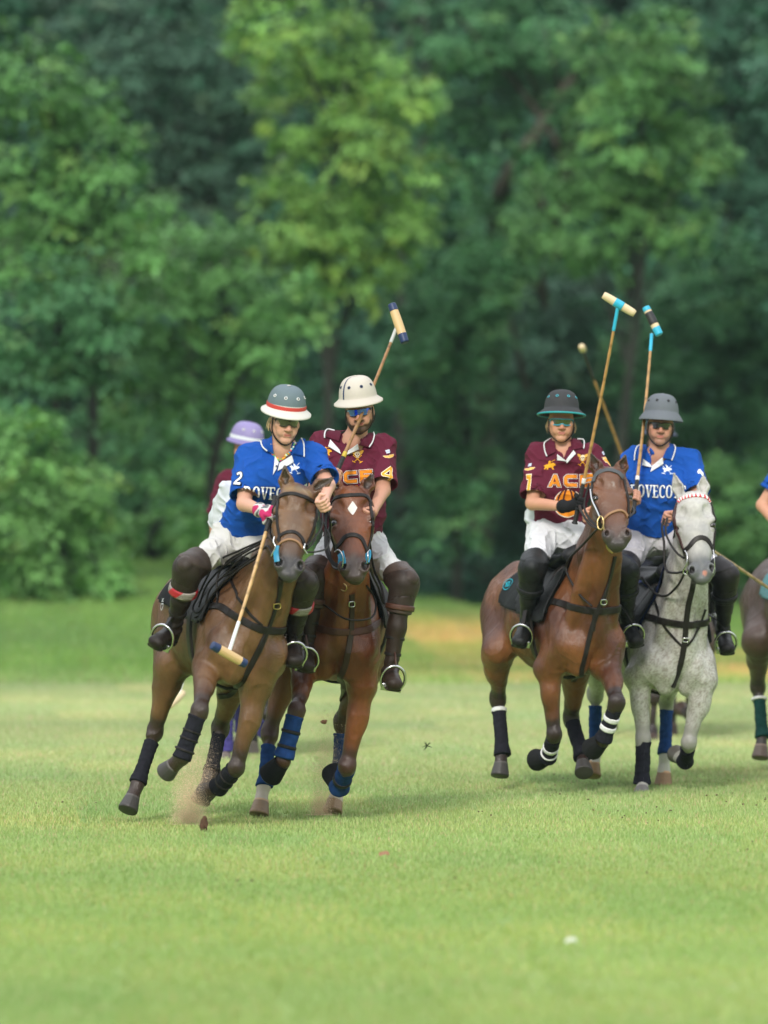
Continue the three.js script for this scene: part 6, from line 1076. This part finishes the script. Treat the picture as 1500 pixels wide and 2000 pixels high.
tree('tree', 'low spreading tree at the left edge, halfway up', lobesAt(100, [[40, 640, 120], [150, 680, 100], [60, 780, 110], [200, 620, 70], [120, 560, 80]]), MIDG);
tree('tree', 'leafy tree behind the purple helmet with tips reaching right', lobesAt(106, [[330, 600, 100], [440, 620, 90], [540, 590, 80], [600, 610, 40], [380, 720, 110], [470, 720, 70], [280, 760, 110], [520, 680, 60], [430, 500, 70], [350, 520, 80]]), GREEN);
tree('tree', 'brightest yellow-green tree in the upper middle', lobesAt(112, [[540, 40, 90], [640, 90, 100], [720, 150, 80], [800, 190, 50], [600, 210, 110], [720, 260, 100], [780, 350, 80], [640, 350, 110], [750, 450, 80], [560, 420, 90], [690, 520, 90], [580, 510, 80], [800, 430, 40], [640, 440, 80]]), BRIGHT, { yellow: 0.22 });
tree('tree', 'grey-green tree at the top left of the middle, in shade', lobesAt(122, [[340, 40, 140], [250, 120, 100], [420, 140, 120], [300, 240, 110], [440, 290, 110], [380, 380, 100], [500, 180, 80], [160, 60, 110]]), DULL);
tree('tree', 'tree with a long bare leaning trunk at the upper right', lobesAt(118, [[900, 40, 120], [1010, 90, 100], [930, 180, 110], [870, 300, 100], [1120, 140, 90, -1.2], [1060, 40, 100], [950, 470, 100], [1098, 205, 26, 1.9], [1035, 300, 24, 1.8], [1160, 90, 40, 1.6]]), MIDG, { foot: V(W(935, 1200, 118).x, 0, -121), top: W(1190, 40, 117.4), path: [V(W(935, 1200, 118).x, 0, -121), W(948, 800, 121), W(965, 460, 119.5), W(1000, 330, 117.2), W(1060, 245, 117), W(1120, 150, 117.2), W(1190, 40, 117.8)], r: 0.15, bark: [0.1, 0.08, 0.065] });
tree('tree', 'tall broad tree right of the leaning trunk', lobesAt(116, [[1210, 140, 110], [1290, 90, 90], [1320, 200, 80], [1230, 260, 100], [1310, 330, 90], [1250, 400, 90], [1170, 330, 90], [1380, 290, 60], [1330, 440, 60], [1150, 450, 90], [1080, 420, 100]]), GREEN, { yellow: 0.1 });
tree('tree', 'vine-hung tree in the middle behind the cream helmet', lobesAt(117, [[880, 560, 100], [860, 660, 100], [900, 760, 90], [870, 850, 90], [910, 930, 70], [880, 1010, 80], [930, 660, 60], [800, 740, 80], [960, 560, 80]]), MIDG, { yellow: 0.18 });
tree('tree', 'dark tree in the top right corner', lobesAt(126, [[1440, 90, 130], [1400, 230, 110], [1490, 300, 110], [1440, 430, 110], [1390, 30, 100], [1490, 180, 100]]), DEEP);
tree('tree', 'rounded dark tree at the right behind the raised mallets', lobesAt(122, [[1400, 560, 120], [1480, 620, 120], [1340, 660, 100], [1420, 740, 120], [1490, 800, 110], [1330, 780, 100], [1400, 880, 110], [1250, 720, 90]]), MIDG);
tree('tree', 'low tree behind the two right-hand riders', lobesAt(124, [[1060, 650, 100], [1150, 600, 90], [1000, 760, 80], [1120, 780, 100], [1220, 860, 100], [1050, 900, 100], [1150, 980, 100], [980, 960, 90], [1010, 1080, 90]]), DULL);
tree('tree', 'shaded tree between the left and middle crowns', lobesAt(124, [[660, 640, 90], [720, 620, 90], [610, 720, 100], [700, 740, 90], [560, 800, 110], [660, 860, 110], [760, 860, 100], [600, 980, 110], [720, 1000, 110], [800, 1060, 100]]), DEEP);
tree('shrub', 'bright rounded shrub at the left edge beside the slope', lobesAt(98, [[40, 880, 90], [90, 960, 80], [20, 1000, 90], [60, 1060, 70], [110, 1010, 50]]), BRUSH, { bush: true, category: 'shrub', group: 'shrubs along the slope' });
tree('shrub', 'dim shrub mass left of the purple helmet', lobesAt(116, [[230, 880, 110], [330, 900, 110], [180, 980, 90], [300, 1000, 100], [400, 860, 100], [420, 980, 90], [130, 860, 80]]), MIDG, { bush: true, category: 'shrub', group: 'shrubs along the slope' });
tree('shrub', 'yellow-green shrub at the right edge beside the last horse', lobesAt(118, [[1450, 980, 110], [1490, 1080, 80], [1390, 1010, 90], [1440, 1110, 60], [1330, 980, 90]]), GREEN, { bush: true, category: 'shrub', group: 'shrubs along the slope' });
tree('shrub', 'dark low shrub under the trees between both pairs', lobesAt(120, [[870, 1110, 70], [940, 1130, 60], [1000, 1140, 60], [820, 1130, 60], [760, 1120, 60]]), DEEP, { bush: true, category: 'shrub', group: 'shrubs along the slope' });
tree('shrub', 'broad leafy shrub hiding the trunks at the far left', lobesAt(99, [[-20, 1080, 90], [70, 1120, 70], [150, 1060, 80], [20, 1180, 60], [110, 1150, 50], [150, 950, 80], [190, 1120, 50]]), BRUSH, { bush: true, category: 'shrub', group: 'shrubs along the slope' });
tree('shrub', 'yellow-green bank of brush left of the purple helmet', lobesAt(108, [[200, 1080, 70], [270, 1060, 70], [340, 1050, 70], [410, 1060, 60], [460, 1040, 60], [240, 1130, 40], [320, 1120, 40], [400, 1120, 40], [160, 1010, 70], [360, 980, 70]]), BRUSH, { bush: true, category: 'shrub', group: 'shrubs along the slope' });
tree('shrub', 'low pale undergrowth at the top of the grass slope', lobesAt(121, [[250, 1070, 50], [330, 1080, 50], [420, 1075, 50], [500, 1080, 50], [170, 1070, 50], [580, 1090, 50], [150, 1110, 55], [210, 1115, 50], [290, 1110, 45], [380, 1105, 45], [110, 1090, 60], [60, 1110, 60]]), BRUSH, { bush: true, category: 'shrub', group: 'shrubs along the slope' });
tree('tree', 'hazy tree filling the gap above the rider with the dark helmet', lobesAt(125, [[1000, 480, 110], [1090, 560, 100], [960, 620, 90], [1180, 700, 110], [1300, 900, 110], [1250, 1000, 110], [1080, 1080, 110], [1180, 1100, 100], [940, 860, 100], [900, 1080, 90]]), MIDG, { r: 0.05 });
tree('tree', 'hazy tree filling the gap behind the bearded rider', lobesAt(126, [[560, 620, 100], [640, 560, 90], [760, 560, 90], [820, 640, 90], [540, 720, 90], [640, 800, 100], [740, 700, 90], [820, 860, 100], [700, 940, 110], [560, 1060, 110], [660, 1090, 90], [480, 860, 100], [480, 1020, 100]]), MIDG, { r: 0.05 });
{ // the wood behind and to both sides, one deep mass
  const lobes = []; for (let i = 0; i < 210; i++) { const x = rr(-12, 12), y = rr(0.8, 14), d = 127.5 + 2.5 * rnd() + y * 1.0; lobes.push({ c: V(x, y, -d), r: rr(0.8, 1.4), tone: rr(0.7, 1.25) }); }
  for (let i = 0; i < 90; i++) { const s = i % 2 ? 1 : -1; lobes.push({ c: V(s * rr(6, 15), rr(1, 10), -rr(104, 126)), r: rr(0.9, 1.5) }); }
  const t = tree('wood', 'deep wood covering the hillside behind the nearer trees', lobes, [0.045, 0.145, 0.078], { dense: 34, leaf: 1.7, bush: true, category: 'wood', group: null, r: 0.1 }); t.userData.kind = 'stuff'; delete t.userData.group;
}
{ // the same wood carried on to both sides of the field
  const lobes = []; for (let i = 0; i < 84; i++) { const s = i % 2 ? 1 : -1, x = s * rr(12, 62); lobes.push({ c: V(x, rr(1, 12), -rr(112, 134)), r: rr(2.0, 3.2), tone: rr(0.8, 1.2) }); }
  const t = tree('wood', 'outer wood carrying on at both ends of the tree line', lobes, MIDG, { dense: 8, leaf: 3, bush: true, category: 'wood', r: 0.1 }); t.userData.kind = 'stuff'; delete t.userData.group;
}
// ------------------------------------------------------------------ dust, clods, leaves on the lawn
function dust(label, spots, n, col) {
  const base = spots[0].p.clone(); base.y = 0; const o = thing('dust', label, 'dust', base); o.userData.kind = 'stuff';
  const g = new THREE.TetrahedronGeometry(1), m = new THREE.InstancedMesh(g, mat('soil_dust', col, 1), n), M4 = new THREE.Matrix4(), q = new THREE.Quaternion(), w = spots.reduce((s, a) => s + a.w, 0);
  const gauss = () => (rnd() + rnd() + rnd() + rnd() - 2) * 0.86;
  for (let i = 0; i < n; i++) { let k = rnd() * w, s = spots[0]; for (const a of spots) { if ((k -= a.w) < 0) { s = a; break; } } const p = V(s.p.x + gauss() * s.r[0], Math.max(0.01, s.p.y + gauss() * s.r[1]), s.p.z + gauss() * s.r[0]), r = rnd() < 0.02 ? rr(0.0015, 0.004) : rr(0.0004, 0.001); q.setFromEuler(new THREE.Euler(rnd() * 6, rnd() * 6, rnd() * 6)); M4.compose(p.sub(base), q, V(r, r, r)); m.setMatrixAt(i, M4); }
  m.name = 'grains'; m.userData.kind = 'stuff'; o.add(m);
}
dust('tan dust kicked up behind the dun brown horse', [{ p: W(370, 1598, 47.5), r: [0.1, 0.06], w: 2 }, { p: W(372, 1565, 47.5), r: [0.11, 0.12], w: 3.5 }, { p: W(378, 1500, 47.6), r: [0.12, 0.2], w: 2.6 }], 100000, [0.78, 0.6, 0.42]);
dust('tan dust rising behind the reddish bay horse', [{ p: W(626, 1580, 48.8), r: [0.07, 0.12], w: 3 }, { p: W(636, 1500, 48.9), r: [0.1, 0.2], w: 3 }, { p: W(655, 1430, 49), r: [0.12, 0.2], w: 1.4 }], 70000, [0.78, 0.6, 0.42]);
function clod(label, at, size, col, s) { const g = new THREE.IcosahedronGeometry(1, 3), p = g.attributes.position; for (let i = 0; i < p.count; i++) { const v = V(p.getX(i), p.getY(i), p.getZ(i)), k = 1 + 0.5 * noise(v.x * 1.7 + s, v.y * 1.7, v.z * 1.7) + 0.25 * noise(v.x * 4, v.y * 4 + s, v.z * 4); p.setXYZ(i, v.x * k * size[0], v.y * k * size[1], v.z * k * size[0]); } g.computeVertexNormals(); g.deleteAttribute('uv'); g.translate(at.x, at.y, at.z); const o = thing('dirt_clod', label, 'clod', at); part(o, 'soil', g, mat('soil' + s, col, 1)); return o; }
clod('dark clod of soil thrown up at the foot of the left dust', W(399, 1611, 46.7), [0.022, 0.05], [0.09, 0.045, 0.025], 3);
clod('brown clod flying between the bay horse and its dust', W(633, 1410, 47.6), [0.018, 0.012], [0.12, 0.06, 0.03], 9);
clod('small brown crumb on the grass below the dark bay horse', W(1157, 1584, 49.6), [0.016, 0.012], [0.13, 0.06, 0.03], 15);
{ // crumbs of soil and small divots strewn over the lawn
  const o = new THREE.Group(); o.name = 'soil_crumbs'; o.userData = { label: 'scattered crumbs of dark soil lying in the mown grass', category: 'soil', kind: 'stuff' }; scene.add(o);
  const g = new THREE.IcosahedronGeometry(1, 1), n = 90, m = new THREE.InstancedMesh(g, mat('soil_dark', [0.1, 0.06, 0.035], 1), n), M4 = new THREE.Matrix4();
  const centre = Array.from({ length: 16 }, () => { const d = rr(34, 62); return [rr(-0.045, 0.045) * d, d]; });
  for (let i = 0; i < n; i++) { const [x, d] = centre[i % 16], s = rr(0.002, 0.007); M4.makeScale(s * rr(0.8, 1.6), s * 0.8, s * rr(0.8, 1.6)).setPosition(x + (rnd() + rnd() - 1) * 0.35, 0.016 + rnd() * 0.01, -d + (rnd() + rnd() - 1) * 1.4); m.setMatrixAt(i, M4); }
  m.name = 'crumbs'; m.userData.kind = 'stuff'; o.add(m);
}
{ const p = W(834, 1457, 47.4), o = thing('grass_tuft', 'torn dark grass tuft flying in mid air right of the bay', 'grass tuft', p), gs = []; for (let i = 0; i < 16; i++) { const d = V(rr(-1, 1), rr(-0.8, 1), rr(-1, 1)).normalize(); gs.push(loft([p, p.clone().addScaledVector(d, 0.016), p.clone().addScaledVector(d, 0.034).add(V(0, -0.004, 0))], (u) => 0.0028 * (1 - u * 0.8), 5, 4)); } part(o, 'blades', gs, mat('torn_grass', [0.035, 0.06, 0.014], 0.8)); }
function fallenLeaf(label, px, py, w, h, col, name) { const d = FPX * EYE / (py - HORIZON), p = W(px, py, d); p.y = 0.045; const o = thing('leaf', label, 'leaf', p), g = gridGeo(7, 9, (i, j) => { const u = j / 8 * 2 - 1, v = i / 6 * 2 - 1; return V(p.x + u * w, p.y + 0.008 * (1 - u * u) * h + 0.004 * Math.sin(u * 3 + v) - v * w * 0.42 * Math.sqrt(1 - u * u * 0.96), p.z + v * w * 0.5 * Math.sqrt(1 - u * u * 0.96)); }); part(o, 'blade', g, mat(name, col, 0.6)); }
fallenLeaf('small reddish brown fallen leaf on the grass left of centre', 750, 1685, 0.028, 0.8, [0.26, 0.13, 0.06], 'leaf_rust');
fallenLeaf('pale white leaf lying on the grass at the lower right', 1115, 1858, 0.025, 0.8, [0.5, 0.54, 0.42], 'leaf_pale');
scene.fog = new THREE.FogExp2(new THREE.Color(0.62, 0.85, 0.84), 0.00016);

renderer.render(scene, camera);
